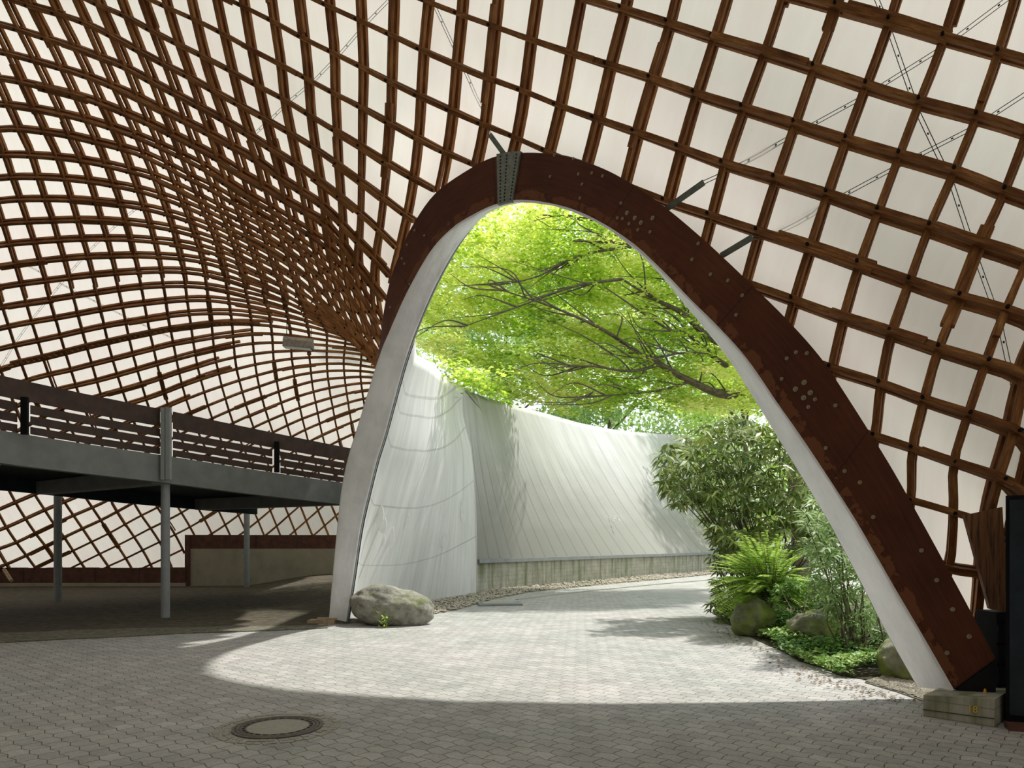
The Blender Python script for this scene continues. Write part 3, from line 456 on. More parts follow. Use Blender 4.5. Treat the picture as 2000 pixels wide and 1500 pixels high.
-165,946,1551 -166,968,1489 -168,992,1427 -171,1017,1366 -174,1044,1306 -178,1073,1246 -182,1103,1186 -187,1135,1127 -193,1166,1069 -200,1196,1012 -207,1225,954 -213,1250,898 -227,1298,856 -242,1348,816 -256,1383,770 -268,1402,723 -275,1423,679 -277,1453,637 -274,1493,596 -268,1535,559 -256,1559,524 -245,1584,500 -237,1624,492 -233,1676,496 -232,1735,510 -233,1797,532 -237,1860,559 -244,1925,588 -254,1992,618 -265,2059,647 -278,2127,671 -292,2196,691 -306,2265,706 -320,2332,717 -333,2396,724 -346,2457,728 -357,2515,730 -367,2569,729 -375,2621,726 -381,2670,719 -385,2716,707 -389,2761,692 -392,2806,673 -394,2853,651 -397,2906,625 -399,2962,596 -401,3015,562 -401,3066,524 -400,3115,482 -398,3161,437
-110,930,1514 -110,951,1452 -110,974,1390 -112,998,1328 -115,1024,1268 -119,1053,1207 -123,1083,1148 -128,1114,1088 -135,1146,1030 -146,1175,973 -154,1203,916 -165,1253,874 -182,1319,838 -200,1360,788 -218,1383,733 -232,1394,682 -238,1405,629 -237,1424,577 -231,1443,528 -217,1446,482 -205,1464,450 -196,1506,434 -189,1564,431 -184,1625,438 -182,1686,454 -182,1746,477 -184,1804,504 -189,1862,533 -196,1922,562 -206,1983,590 -217,2046,616 -229,2111,637 -242,2176,655 -255,2242,669 -267,2306,679 -279,2368,687 -290,2428,693 -300,2487,696 -308,2544,698 -314,2600,696 -320,2656,692 -325,2711,685 -330,2767,674 -334,2824,660 -339,2883,642 -344,2943,620 -348,3000,594 -352,3056,564 -356,3111,531 -359,3163,493
-55,912,1477 -53,933,1414 -53,955,1352 -54,979,1290 -56,1004,1229 -60,1031,1169 -65,1060,1109 -72,1090,1050 -80,1121,991 -90,1150,933 -99,1189,883 -114,1245,843 -132,1285,795 -150,1301,733 -167,1311,672 -181,1322,616 -189,1334,560 -188,1348,506 -180,1350,454 -171,1368,415 -162,1418,391 -154,1476,379 -146,1537,378 -140,1599,387 -136,1659,404 -134,1719,427 -135,1776,454 -139,1832,484 -145,1888,514 -153,1945,542 -163,2002,567 -174,2061,590 -185,2121,609 -197,2182,625 -209,2243,638 -220,2304,649 -230,2365,657 -239,2426,664 -247,2486,670 -253,2547,673 -259,2608,675 -265,2669,674 -270,2731,670 -276,2794,664 -282,2856,654 -288,2918,640 -295,2978,622 -302,3038,601 -310,3097,575 -317,3154,547
-1,893,1439 3,914,1376 5,936,1314 5,959,1253 3,983,1191 -2,1009,1131 -9,1036,1071 -18,1064,1011 -27,1093,952 -36,1123,893 -46,1173,850 -62,1208,801 -80,1215,736 -98,1218,671 -115,1225,608 -128,1237,549 -137,1254,494 -138,1267,440 -135,1293,394 -129,1338,360 -121,1391,338 -112,1449,327 -103,1510,326 -96,1571,336 -91,1631,354 -88,1690,378 -88,1748,406 -90,1804,436 -96,1859,466 -103,1915,495 -112,1972,522 -122,2029,546 -134,2087,567 -145,2147,585 -156,2206,600 -166,2267,613 -175,2327,624 -183,2388,634 -190,2449,642 -197,2511,650 -202,2573,656 -208,2635,660 -213,2698,663 -219,2761,663 -226,2824,660 -234,2887,654 -242,2950,644 -252,3012,631 -262,3074,615 -274,3135,596
52,872,1401 58,894,1339 62,916,1277 63,939,1215 62,962,1154 57,986,1093 49,1010,1032 38,1036,972 27,1063,911 18,1096,856 6,1146,813 -12,1160,752 -30,1153,682 -49,1155,617 -65,1165,556 -79,1179,496 -88,1199,439 -92,1226,388 -91,1263,344 -86,1309,310 -79,1362,288 -69,1420,277 -60,1481,277 -52,1542,287 -46,1602,305 -42,1661,330 -41,1718,358 -43,1774,388 -47,1829,418 -54,1885,448 -63,1941,476 -73,1997,501 -83,2055,524 -94,2113,544 -104,2172,561 -114,2232,576 -123,2293,590 -130,2354,602 -137,2415,613 -142,2477,624 -147,2538,634 -153,2601,643 -158,2663,650 -164,2726,656 -171,2789,660 -180,2853,662 -190,2916,660 -202,2979,656 -215,3042,649 -229,3105,639
104,850,1363 113,872,1301 119,895,1240 121,918,1178 120,940,1116 116,963,1055 107,985,993 96,1008,931 83,1031,869 71,1068,816 56,1109,769 38,1106,699 19,1099,630 1,1110,570 -16,1123,509 -30,1139,450 -39,1162,393 -45,1192,342 -45,1231,298 -42,1278,264 -35,1331,241 -26,1390,230 -16,1450,230 -8,1511,240 -1,1571,259 4,1630,283 5,1687,311 4,1743,341 0,1798,372 -6,1853,402 -14,1909,430 -24,1965,456 -34,2022,480 -44,2079,502 -54,2138,521 -63,2198,538 -72,2258,553 -79,2319,568 -84,2380,581 -90,2441,595 -95,2503,608 -99,2565,622 -105,2627,634 -111,2689,646 -119,2751,656 -128,2814,664 -140,2878,670 -153,2941,674 -167,3004,675 -184,3068,674
155,825,1325 167,849,1264 175,873,1203 179,896,1141 179,918,1079 175,940,1017 166,960,954 153,980,892 136,999,829 123,1033,775 108,1067,722 87,1055,648 69,1055,582 51,1066,523 34,1080,464 20,1098,405 10,1123,349 4,1155,298 2,1196,254 5,1244,220 11,1298,197 19,1357,186 28,1417,186 37,1478,196 44,1538,214 49,1597,237 51,1654,265 51,1710,295 47,1766,325 41,1821,356 33,1876,385 24,1932,412 14,1988,436 4,2046,459 -5,2104,479 -14,2163,498 -22,2223,515 -29,2284,532 -34,2344,548 -39,2405,564 -44,2466,581 -48,2527,598 -54,2588,614 -60,2650,630 -68,2712,646 -78,2774,660 -90,2836,673 -104,2899,684 -120,2961,693 -138,3024,700
204,799,1287 220,824,1227 230,849,1166 237,873,1105 238,895,1042 233,916,979 223,936,916 209,952,852 190,967,789 174,995,733 160,1026,676 139,1013,601 119,1011,537 101,1022,478 84,1037,419 70,1056,362 59,1082,307 53,1116,257 50,1158,214 52,1208,180 57,1263,158 65,1321,146 73,1382,145 82,1443,154 89,1504,171 94,1563,194 97,1620,220 97,1677,250 93,1732,280 88,1787,311 80,1843,340 71,1898,367 61,1955,393 52,2012,416 42,2070,437 34,2129,457 26,2188,476 20,2248,495 15,2308,513 10,2369,532 6,2429,551 1,2489,571 -5,2550,591 -11,2610,611 -20,2670,632 -30,2731,651 -43,2792,669 -57,2853,687 -73,2915,703 -92,2977,717
252,770,1248 271,797,1190 285,824,1131 293,848,1069 296,871,1006 291,892,943 279,911,878 261,926,814 241,937,749 225,955,689 213,986,632 191,977,561 169,968,494 151,978,435 134,992,377 120,1012,321 109,1039,267 102,1075,218 99,1118,176 100,1169,144 104,1225,121 111,1284,109 119,1345,107 127,1407,115 134,1468,130 139,1527,152 142,1585,177 142,1642,206 139,1698,236 133,1753,266 126,1809,295 117,1864,323 108,1921,349 98,1978,373 89,2036,395 81,2094,417 74,2153,437 68,2213,457 62,2272,477 58,2332,498 53,2391,520 48,2451,542 43,2510,565 36,2569,589 27,2628,613 16,2688,637 4,2747,660 -11,2807,682 -28,2867,704 -46,2927,725
300,739,1211 322,769,1154 338,796,1095 348,822,1034 352,846,971 348,868,907 335,886,842 316,900,777 293,908,712 272,917,647 262,944,593 244,945,526 220,927,456 201,933,395 185,946,338 171,966,282 159,994,230 151,1031,182 147,1076,142 147,1128,110 151,1184,87 157,1245,75 165,1306,72 172,1368,78 179,1430,92 184,1490,111 187,1549,136 186,1606,163 184,1662,193 178,1718,222 171,1774,251 163,1830,279 154,1886,306 144,1943,330 135,2001,353 127,2059,376 120,2118,397 114,2177,419 109,2236,441 104,2295,463 99,2353,487 94,2412,511 88,2470,537 81,2528,563 72,2586,590 61,2644,617 48,2702,645 34,2760,671 17,2818,698 -1,2876,724
346,707,1173 370,738,1118 389,768,1060 401,795,999 406,820,936 402,843,872 389,861,806 368,875,741 347,881,676 325,884,611 310,900,553 296,912,493 272,893,423 251,887,359 236,898,301 221,918,246 209,948,195 201,986,150 196,1032,110 195,1085,79 198,1143,57 204,1204,43 211,1266,39 218,1329,43 224,1391,55 229,1451,73 231,1511,96 231,1569,122 228,1626,150 222,1682,179 215,1738,208 207,1795,236 198,1851,263 189,1908,288 181,1966,312 173,2024,335 166,2082,357 160,2140,380 154,2199,403 149,2257,427 144,2315,453 138,2373,479 132,2430,506 125,2487,535 115,2544,564 105,2600,594 92,2657,624 78,2713,654 62,2770,684 44,2826,714
392,675,1134 418,707,1081 437,738,1024 451,767,964 456,794,901 453,817,836 440,837,771 420,852,705 398,856,642 376,856,578 356,857,515 343,873,458 323,864,393 301,845,328 286,850,269 272,870,215 259,900,165 250,939,120 244,987,82 243,1041,51 245,1100,28 251,1162,14 257,1224,8 264,1288,10 270,1350,20 274,1412,36 275,1472,57 274,1531,82 271,1589,109 266,1646,137 259,1702,166 251,1759,193 242,1815,220 234,1872,246 225,1930,270 218,1988,294 211,2046,318 204,2104,341 199,2162,366 193,2219,391 188,2277,417 182,2334,445 175,2390,474 167,2446,504 158,2502,536 147,2557,567 134,2612,600 120,2668,632 105,2723,665 88,2777,698
438,643,1096 463,677,1043 483,709,987 496,739,927 503,767,865 501,792,801 489,813,735 469,828,671 447,831,610 423,831,545 398,824,482 383,830,423 371,833,365 355,818,302 334,806,243 319,822,189 307,852,139 298,893,94 293,942,56 291,998,25 293,1057,2 298,1119,-14 304,1182,-22 310,1246,-22 315,1309,-15 318,1371,0 319,1432,19 317,1492,43 314,1551,69 309,1608,97 302,1665,124 294,1722,152 286,1779,178 277,1836,204 269,1893,229 261,1951,253 254,2009,278 248,2067,302 242,2124,328 236,2181,354 230,2238,382 224,2294,410 217,2350,441 209,2406,472 199,2461,504 188,2515,537 176,2569,571 162,2623,606 147,2677,640 131,2731,675
484,613,1055 507,648,1002 526,681,947 538,712,888 544,741,827 543,766,764 534,787,700 518,801,638 495,805,578 467,805,515 441,797,452 417,789,393 407,791,338 400,790,281 383,782,224 365,780,168 355,807,117 346,849,73 340,899,34 339,955,1 341,1015,-25 345,1076,-43 351,1140,-53 356,1204,-54 360,1267,-48 362,1330,-35 362,1392,-17 360,1452,5 356,1512,30 351,1570,57 344,1627,84 336,1685,111 328,1742,137 320,1799,163 312,1857,188 304,1914,213 297,1972,238 291,2029,263 285,2086,289 279,2143,317 272,2200,345 266,2256,375 258,2311,406 249,2366,438 240,2420,471 229,2474,505 217,2527,540 203,2581,575 189,2634,611 173,2687,647
529,588,1013 549,622,960 565,655,904 576,686,846 581,715,787 580,740,727 571,761,666 556,775,606 535,781,544 507,780,485 480,772,425 452,761,368 433,754,313 424,759,264 423,760,210 415,761,152 400,772,101 392,810,54 388,859,13 387,914,-23 390,973,-51 394,1034,-72 398,1098,-83 402,1162,-86 405,1226,-81 406,1289,-70 405,1351,-52 402,1412,-31 398,1472,-8 392,1531,18 385,1589,44 377,1647,70 370,1704,96 362,1762,122 354,1819,148 346,1877,173 339,1934,198 333,1992,224 326,2049,251 320,2105,279 313,2161,308 306,2217,338 298,2272,370 290,2326,402 280,2380,436 269,2434,471 257,2487,506 244,2540,542 229,2592,578 214,2645,615
574,568,969 590,600,914 602,632,857 609,662,800 612,690,743 609,715,685 600,735,627 586,749,570 566,756,513 541,755,458 513,748,403 487,738,347 463,728,293 449,728,245 452,733,196 456,747,140 448,762,87 437,782,38 435,824,-8 436,876,-48 439,933,-79 443,993,-102 446,1056,-114 448,1120,-118 450,1184,-114 449,1248,-103 447,1311,-87 444,1372,-67 439,1432,-44 433,1492,-20 426,1550,5 418,1608,31 410,1666,57 403,1724,82 395,1782,107 388,1839,133 381,1897,159 374,1954,185 368,2011,213 361,2067,241 354,2123,270 347,2178,301 338,2233,333 329,2287,366 319,2341,400 308,2394,435 296,2448,470 283,2500,506 270,2553,543 255,2605,580
618,555,922 628,585,864 635,614,807 638,643,750 637,669,693 631,693,638 620,713,582 605,727,529 586,734,477 563,735,428 538,731,380 515,723,329 498,715,274 481,711,228 476,719,184 482,737,134 490,758,74 488,774,17 483,796,-32 486,841,-75 489,895,-109 492,953,-133 494,1015,-147 495,1079,-151 494,1143,-147 492,1207,-136 489,1270,-121 485,1332,-102 479,1392,-80 473,1452,-57 466,1511,-32 458,1569,-8 450,1628,17 443,1686,42 435,1744,68 428,1801,93 421,1859,120 415,1916,146 408,1973,174 401,2029,203 394,2085,233 386,2140,264 378,2195,296 369,2249,329 359,2303,363 348,2356,397 336,2409,433 323,2462,469 309,2515,505 295,2567,542
661,549,871 665,576,812 665,602,753 662,627,696 655,652,639 644,674,585 630,694,532 612,709,482 592,719,434 571,724,389 552,724,345 536,721,298 524,717,248 512,716,203 507,721,159 513,736,109 527,753,50 528,756,-7 529,772,-60 535,811,-106 539,859,-142 541,915,-166 542,976,-180 541,1039,-184 539,1103,-180 536,1167,-169 531,1229,-154 526,1291,-135 520,1351,-115 513,1411,-92 505,1471,-69 498,1530,-45 490,1588,-21 482,1647,3 475,1705,28 468,1763,54 461,1821,80 454,1878,107 448,1935,135 441,1991,165 434,2047,195 426,2102,226 417,2157,258 408,2211,291 398,2265,324 387,2319,359 375,2372,394 362,2425,430 348,2478,466 334,2531,503
703,551,819 699,573,756 693,595,696 682,617,637 667,639,580 650,661,527 629,680,476 607,698,428 585,712,383 566,723,340 552,730,297 543,734,253 538,737,209 536,737,164 540,740,118 550,745,68 556,739,15 565,739,-40 576,755,-93 584,785,-140 589,827,-176 590,880,-200 589,938,-213 587,1000,-217 583,1064,-212 578,1127,-202 573,1189,-187 567,1250,-169 560,1311,-149 552,1371,-127 544,1430,-105 536,1490,-82 529,1549,-59 521,1608,-35 514,1666,-10 507,1725,15 500,1782,41 493,1840,69 487,1897,97 480,1953,126 473,2009,156 465,2064,187 456,2119,219 447,2174,252 436,2228,285 425,2282,320 413,2336,354 401,2390,389 387,2443,425 373,2496,461
742,561,763 732,577,698 717,594,635 697,612,574 674,631,517 646,652,464 618,673,414 590,694,368 565,714,323 548,733,280 538,750,238 537,764,196 545,775,154 559,779,110 575,775,62 584,757,15 597,744,-35 611,739,-85 623,744,-133 632,764,-177 638,799,-211 639,846,-235 637,902,-248 633,963,-250 627,1025,-245 621,1087,-234 614,1148,-219 607,1209,-201 599,1270,-182 591,1330,-162 583,1390,-141 575,1450,-119 567,1509,-96 559,1569,-73 552,1627,-49 545,1686,-24 538,1744,3 532,1802,30 525,1859,58 518,1915,88 511,1971,118 503,2027,149 495,2082,180 485,2137,213 475,2192,246 464,2247,279 452,2301,313 439,2355,348 425,2409,383 411,2463,418
"""
RIB_RUNS={-13:[(20.5,23.25)],-12:[(18,23.25)],-11:[(15.25,23.5)],-10:[(12.75,23.5)],-9:[(10.25,23.75)],-8:[(8,24.25)],-7:[(6,24.75)],-6:[(4.25,25.25)],-5:[(2.75,26)],-4:[(1.5,26.75)],-3:[(0,27.5)],-2:[(-1.25,28)],-1:[(-2.75,28.5)],0:[(-4.25,29)],1:[(-4.75,28.25)],2:[(-5,27.75)],3:[(-5.25,28.25)],4:[(-5.5,28.75)],5:[(-5.75,29.25)],6:[(-6,30)],7:[(-6.25,30.75)],8:[(-6.5,31.25)],9:[(-6.75,32)],10:[(-7,32.75)],11:[(-7,33.5)],12:[(-7.25,34)],13:[(-7.5,33.5)],14:[(-7.75,32.5)],15:[(-8,31.25)],16:[(-8.25,29.75)],17:[(-8.5,7.25)],18:[(-8.75,4.75)],19:[(-9,1.25)],20:[(-9,-2)],21:[(-9.25,-3)],22:[(-9.5,-3.5)],23:[(-9.75,-4)],24:[(-9.75,-4)],25:[(-10,-4)],26:[(-10.25,-4)],27:[(-10.25,-3.5)],28:[(-10.25,-3)],29:[(-10.5,-2.5)],30:[(-10.5,-1.75)],31:[(-10.75,-0.75)],32:[(-10.75,0.25)],33:[(-11.25,1.25)],34:[(-10.25,2)],35:[(-9,2.5)],36:[(-8.5,1.75)],37:[(-8.5,0.75)]}
LATH_RUNS={-11:[(32.25,33.5)],-10:[(24.25,34)],-9:[(19,35)],-8:[(14.5,37)],-7:[(10,37)],-6:[(5.75,37)],-5:[(1.75,37)],-4:[(-0.25,24),(24.5,37)],-3:[(-0.75,21.25),(28,37)],-2:[(-1.5,20),(29.75,37)],-1:[(-2.25,19.5),(30.75,37)],0:[(-3,19),(31.75,37)],1:[(-3.75,19),(32.75,36.75)],2:[(-4.5,18.75),(34,35.75)],3:[(-5.25,18.5)],4:[(-5.75,18.25)],5:[(-6.5,17.75)],6:[(-7,17.5)],7:[(-7.5,17)],8:[(-8,16.75)],9:[(-8.25,16.5)],10:[(-8.75,16.25)],11:[(-9.25,16.25)],12:[(-9.5,16)],13:[(-10,16)],14:[(-10.5,16)],15:[(-10.75,16)],16:[(-11.25,16)],17:[(-11.5,16.25)],18:[(-12,16.25)],19:[(-12.25,16.25)],20:[(-12.75,16.25)],21:[(-13,16.5)],22:[(-13,16.5)],23:[(-13,16.5)],24:[(-8.75,16.5)],25:[(-6.5,16.5)],26:[(-5,16.5)],27:[(-3.75,16.25)],28:[(-2,1),(2.5,16.25)],29:[(0,0.5),(4.25,16.25)],30:[(6,15.75)],31:[(7.5,15.25)],32:[(9,14.5)],33:[(10.25,13.5)],34:[(11.75,12.25)]}
MEMBRANE_ROWS=[[(0,75)],
[(0,75)],
[(0,75)],
[(0,75)],
[(0,75)],
[(0,75)],
[(0,76)],
[(0,76)],
[(0,76)],
[(0,76)],
[(0,77)],
[(0,77)],
[(0,78)],
[(0,79)],
[(0,79)],
[(0,80)],
[(0,81)],
[(0,81)],
[(0,82)],
[(0,83)],
[(0,83)],
[(0,84)],
[(0,84)],
[(0,85)],
[(0,85)],
[(0,86)],
[(0,86)],
[(0,86)],
[(0,84)],
[(0,84)],
[(0,85)],
[(0,85)],
[(0,86)],
[(0,86)],
[(0,87)],
[(0,87)],
[(0,88)],
[(0,89)],
[(0,89)],
[(0,90)],
[(0,91)],
[(0,91)],
[(0,92)],
[(0,93)],
[(0,93)],
[(0,94)],
[(0,95)],
[(0,96)],
[(0,96)],
[(0,97)],
[(0,96)],
[(0,95)],
[(0,95)],
[(0,94)],
[(0,93)],
[(0,91)],
[(0,90)],
[(0,89)],
[(0,52),(58,87)],
[(0,45)],
[(0,42)],
[(0,39)],
[(0,37)],
[(0,33)],
[(0,31)],
[(0,27)],
[(0,25)],
[(0,24)],
[(0,23)],
[(0,22)],
[(0,22)],
[(0,21)],
[(0,21)],
[(0,21)],
[(0,21)],
[(0,21)],
[(0,21)],
[(0,21)],
[(0,21)],
[(0,22)],
[(0,22)],
[(0,23)],
[(0,23)],
[(0,24)],
[(0,24)],
[(0,25)],
[(0,26)],
[(0,27)],
[(0,28)],
[(0,29)],
[(0,30)],
[(0,31)],
[(0,32)],
[(0,33)],
[(0,34)],
[(0,33)],
[(0,33)],
[(0,32)],
[(0,32)],
[(0,31)]]
ARCH_A=[(1945, 1287), (1883, 1170), (1827, 1067), (1790, 1000), (1733, 900), (1650, 768), (1600, 695), (1535, 622), (1470, 558), (1420, 510), (1370, 464), (1302, 407), (1235, 360), (1172, 327), (1100, 304), (1030, 298), (970, 305), (917, 330), (850, 378), (806, 440), (782, 492), (762, 548), (749, 612), (739, 690), (712, 830), (694, 892), (681, 960), (672, 1043), (662, 1137), (655, 1207)]
ARCH_B=[(1862, 1348), (1800, 1240), (1753, 1160), (1707, 1080), (1660, 1000), (1573, 867), (1517, 787), (1457, 700), (1400, 637), (1350, 588), (1300, 537), (1240, 482), (1180, 441), (1120, 412), (1060, 397), (1010, 393), (973, 400), (933, 417), (883, 447), (847, 483), (817, 530), (787, 588), (763, 643), (740, 700), (700, 830), (681, 892), (667, 960), (658, 1043), (649, 1137), (643, 1207)]
ARCH_C=[(1797, 1340), (1733, 1227), (1690, 1143), (1650, 1067), (1613, 1000), (1532, 867), (1485, 790), (1432, 707), (1380, 640), (1335, 586), (1290, 531), (1232, 475), (1175, 433), (1115, 405), (1056, 391), (1004, 395), (965, 407), (935, 428), (898, 472), (870, 518), (848, 560), (825, 612), (803, 668), (784, 727), (752, 845), (735, 900), (720, 960), (704, 1030), (689, 1130), (676, 1214)]
# ------------------------------------------------------------ the shell
rows = [[tuple(map(int, a.split(','))) for a in l.split()] for l in NODES.strip().split('\n')]
SH = np.array(rows, float) / 100.0
NQ, NP = SH.shape[:2]
dq = np.gradient(SH, axis=0); dp = np.gradient(SH, axis=1)
NR = np.cross(dq, dp); NR /= np.linalg.norm(NR, axis=2)[..., None]
k0 = (30 - Q_FIRST, -6 - P_FIRST)
if np.dot(NR[k0], SH[k0] - np.array([0, 0, 1.6])) < 0: NR = -NR
# smooth the normals a little
for _ in range(3):
    S = NR.copy()
    S[1:-1, 1:-1] = (NR[1:-1, 1:-1] * 2 + NR[:-2, 1:-1] + NR[2:, 1:-1] + NR[1:-1, :-2] + NR[1:-1, 2:]) / 6
    NR = S / np.linalg.norm(S, axis=2)[..., None]
def node(q, p): return Vector(SH[q - Q_FIRST, p - P_FIRST])
def normal(q, p): return Vector(NR[q - Q_FIRST, p - P_FIRST])

rnd = random.Random(7)
shell = empty('timber_lattice_shell', (0, 0, 0))
tag(shell, 'brown timber lattice of crossed laths curving overhead from the arch to the far left wall', 'lattice roof')
W = .07
def lath(line, nline, runs, first, layers, vid, outer_end=None, extra=None):
    """two stacked laths; the outer one stops at outer_end where the shell is single"""
    mb = MB()
    for a, b in runs:
        n = max(2, int(round((b - a) * 2)) + 1)
        ts = [a + (b - a) * k / (n - 1) - first for k in range(n)]
        pts = [Vector(cr(line, t)) for t in ts]
        ns = [Vector(cr(nline, t)).normalized() for t in ts]
        sd = []
        for i in range(n):
            d = (pts[min(i + 1, n - 1)] - pts[max(i - 1, 0)]).normalized()
            s_ = d.cross(ns[i]).normalized(); sd.append(s_)
            ns[i] = s_.cross(d).normalized()
        for li, off in enumerate(layers):
            m_ = n
            if li == 1 and outer_end is not None:
                m_ = sum(1 for t in ts if t + first <= outer_end)
                if m_ < 2: continue
            mb.sweep(pts[:m_], ns[:m_], sd[:m_], W, W, off, rnd.uniform(-.004, .004), vid + li * .4, a * .66)
        if extra is not None:
            # ladder-like stiffener: a second lath beside the first with blocks between
            e0, e1 = extra; sel = [k for k in range(n) if e0 <= ts[k] + first <= e1]
            sg = 1 if sd[sel[0]].z > 0 else -1
            mb.sweep([pts[k] for k in sel], [ns[k] for k in sel], [sd[k] for k in sel], .05, W, layers[0], .15 * sg, vid + .6, 0)
            for k in sel[:-1]:
                for f0, f1 in ((.12, .36), (.6, .9)):
                    p0, p1 = pts[k].lerp(pts[k + 1], f0), pts[k].lerp(pts[k + 1], f1)
                    mb.sweep([p0, p1], [ns[k]] * 2, [sd[k]] * 2, .1, W * .9, layers[0], .085 * sg, vid + .7, k)
        # splice boards and shear blocks
        t = a + rnd.uniform(0, 8)
        while t + 1.9 < b:
            off = layers[rnd.choice((0, 0, 1))]
            q = [t + 1.9 * k / 4 - first for k in range(5)]
            pp = [Vector(cr(line, x)) for x in q]; nn = [Vector(cr(nline, x)).normalized() for x in q]
            ss = []
            for i in range(5):
                d = (pp[min(i + 1, 4)] - pp[max(i - 1, 0)]).normalized(); s_ = d.cross(nn[i]).normalized(); ss.append(s_); nn[i] = s_.cross(d).normalized()
            if rnd.random() < .6:
                mb.sweep(pp, nn, ss, .034, W * .94, off, W / 2 + .017, vid + .23, t)
                mb.sweep(pp, nn, ss, .034, W * .94, off, -W / 2 - .017, vid + .33, t)
            else:
                mb.sweep(pp, nn, ss, W * 1.05, .036, layers[0] - W / 2 - .018, 0, vid + .23, t)
            t += rnd.uniform(7, 15)
    return mb
for q, runs in sorted(RIB_RUNS.items()):
    for run in runs: lath(SH[q - Q_FIRST], NR[q - Q_FIRST], [run], P_FIRST, (-.035, .105), q * 1.7, 12.0).build('upright_lath', M['timber'], shell)
for p, runs in sorted(LATH_RUNS.items()):
    for run in runs: lath(SH[:, p - P_FIRST], NR[:, p - P_FIRST], [run], Q_FIRST, (-.105, .035), p * 1.7 + 90, (25 - p + .4 if 15 <= p <= 24 else (-9 if p > 24 else None)), ((-2.5, 9.6) if p == 15 else None)).build('cross_lath', M['timber'], shell)
# bolts at the crossings
def inside(run, t): return any(a <= t <= b for a, b in run)
mb = MB()
for q in RIB_RUNS:
    for p in LATH_RUNS:
        if inside(RIB_RUNS[q], p) and inside(LATH_RUNS[p], q):
            c = node(q, p); n = normal(q, p)
            a = n.orthogonal().normalized(); b = n.cross(a)
            c0 = c - n * .152; r = .02
            top = [c0 - n * .022 + (a * math.cos(k * 1.0472) + b * math.sin(k * 1.0472)) * r for k in range(6)]
            bot = [c0 + n * .01 + (a * math.cos(k * 1.0472) + b * math.sin(k * 1.0472)) * r for k in range(6)]
            mb.face_grid([bot, top], close=True); mb.poly(top)
o = mb.build('crossing_bolts', M['black_steel'], shell); o['kind'] = 'stuff'

# membrane over the lattice
mb = MB()
ii = np.arange(0, 2 * (NQ - 1) + 1) / 2.0; jj = np.arange(0, 2 * (NP - 1) + 1) / 2.0
OFFS = SH + NR * .175
half = np.array([cr(OFFS, t) for t in ii])
half = np.array([[cr(half[i], t) for t in jj] for i in range(len(ii))])
for i in range(len(ii)):
    for j in range(len(jj)):
        mb.v.append(tuple(half[i, j])); mb.uv.append((ii[i] * .66, jj[j] * .66))
m2 = len(jj)
bits = [[any(a <= j < e for a, e in row) for j in range(m2 - 1)] for row in MEMBRANE_ROWS]
for i in range(len(ii) - 1):
    for j in range(m2 - 1):
        if bits[i][j]:
            mb.f.append((i * m2 + j, (i + 1) * m2 + j, (i + 1) * m2 + j + 1, i * m2 + j + 1))
o = mb.build('ceiling', M['membrane'], None, smooth=True)
tag(o, 'pale translucent membrane stretched over the timber lattice', None, kind='structure')

# the rest of the hall behind and beside the viewer
edge = [Vector(half[-1, j]) for j in range(m2 - 1, -1, -1) if half[-1, j][2] > .1 and jj[j] + P_FIRST < 3]
edge += [Vector(half[i, 0]) for i in range(len(ii) - 2, -1, -1)]
edge += [Vector(half[0, j]) for j in range(1, m2) if half[0, j][2] > 0.0]
foot = [Vector((9, 5, 0)), Vector((13, -6, 0)), Vector((9, -16, 0)), Vector((-10, -20, 0)), Vector((-30, -14, 0)), Vector((-36, 6, 0)), Vector((-26, 29, 0))]
G = []
for k, e in enumerate(edge):
    t = k / (len(edge) - 1) * (len(foot) - 1)
    f = cr(foot, t); row = []
    for a in range(9):
        s_ = a / 8
        midp = Vector(((e.x + f.x) / 2 + (f.x - e.x) * .25, (e.y + f.y) / 2 + (f.y - e.y) * .25, e.z * .95 + .5))
        p_ = e * (1 - s_) ** 2 + midp * 2 * s_ * (1 - s_) + f * s_ * s_
        row.append(p_)
    G.append(row)
mb = MB(); mb.face_grid(G, [[(k * .4, a * 1.5) for a in range(9)] for k in range(len(G))])
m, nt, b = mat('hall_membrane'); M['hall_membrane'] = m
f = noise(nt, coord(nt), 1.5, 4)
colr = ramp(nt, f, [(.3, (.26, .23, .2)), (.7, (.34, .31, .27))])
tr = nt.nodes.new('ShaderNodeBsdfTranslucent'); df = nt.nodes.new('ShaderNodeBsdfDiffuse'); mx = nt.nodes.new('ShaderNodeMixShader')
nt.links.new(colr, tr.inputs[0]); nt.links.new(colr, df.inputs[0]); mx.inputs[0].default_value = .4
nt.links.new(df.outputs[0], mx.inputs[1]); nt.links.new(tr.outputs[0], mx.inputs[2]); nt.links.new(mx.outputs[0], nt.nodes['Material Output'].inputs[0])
o = mb.build('wall_back', M['hall_membrane'], None, smooth=True)
tag(o, 'remaining membrane of the hall behind the viewer', None, kind='structure')

# ------------------------------------------------------------ the arch
KP = (7.0 - 14.3) / (4.25 + 3.4); CP = 14.3 + KP * 3.4
def plane_y(u):
    return CP / (1 - KP * (u - 1000) / FOC)
NB = len(ARCH_B)
LB = [at(u, v, plane_y(u)) for u, v in ARCH_B]
LA = [at(u, v, plane_y(u) + .75 * max(0, min(1, (i - 17) / 10.)) ** 1.2) for i, (u, v) in enumerate(ARCH_A)]
LC = [at(u, v, plane_y(u) + .42) for u, v in ARCH_C]
LD = [a + (c - b) * .9 for a, b, c in zip(LA, LB, LC)]
SUB = 5
tsx = [k / SUB for k in range((NB - 1) * SUB + 1)]
def crv(L): return [cr(L, t) for t in tsx]
cA, cB, cC, cD = map(crv, (LA, LB, LC, LD))
arch = empty('arch_frame', ground(1870, 1400))
tag(arch, 'large red-brown laminated timber arch with silver-lined inner edge framing the garden', 'arch')
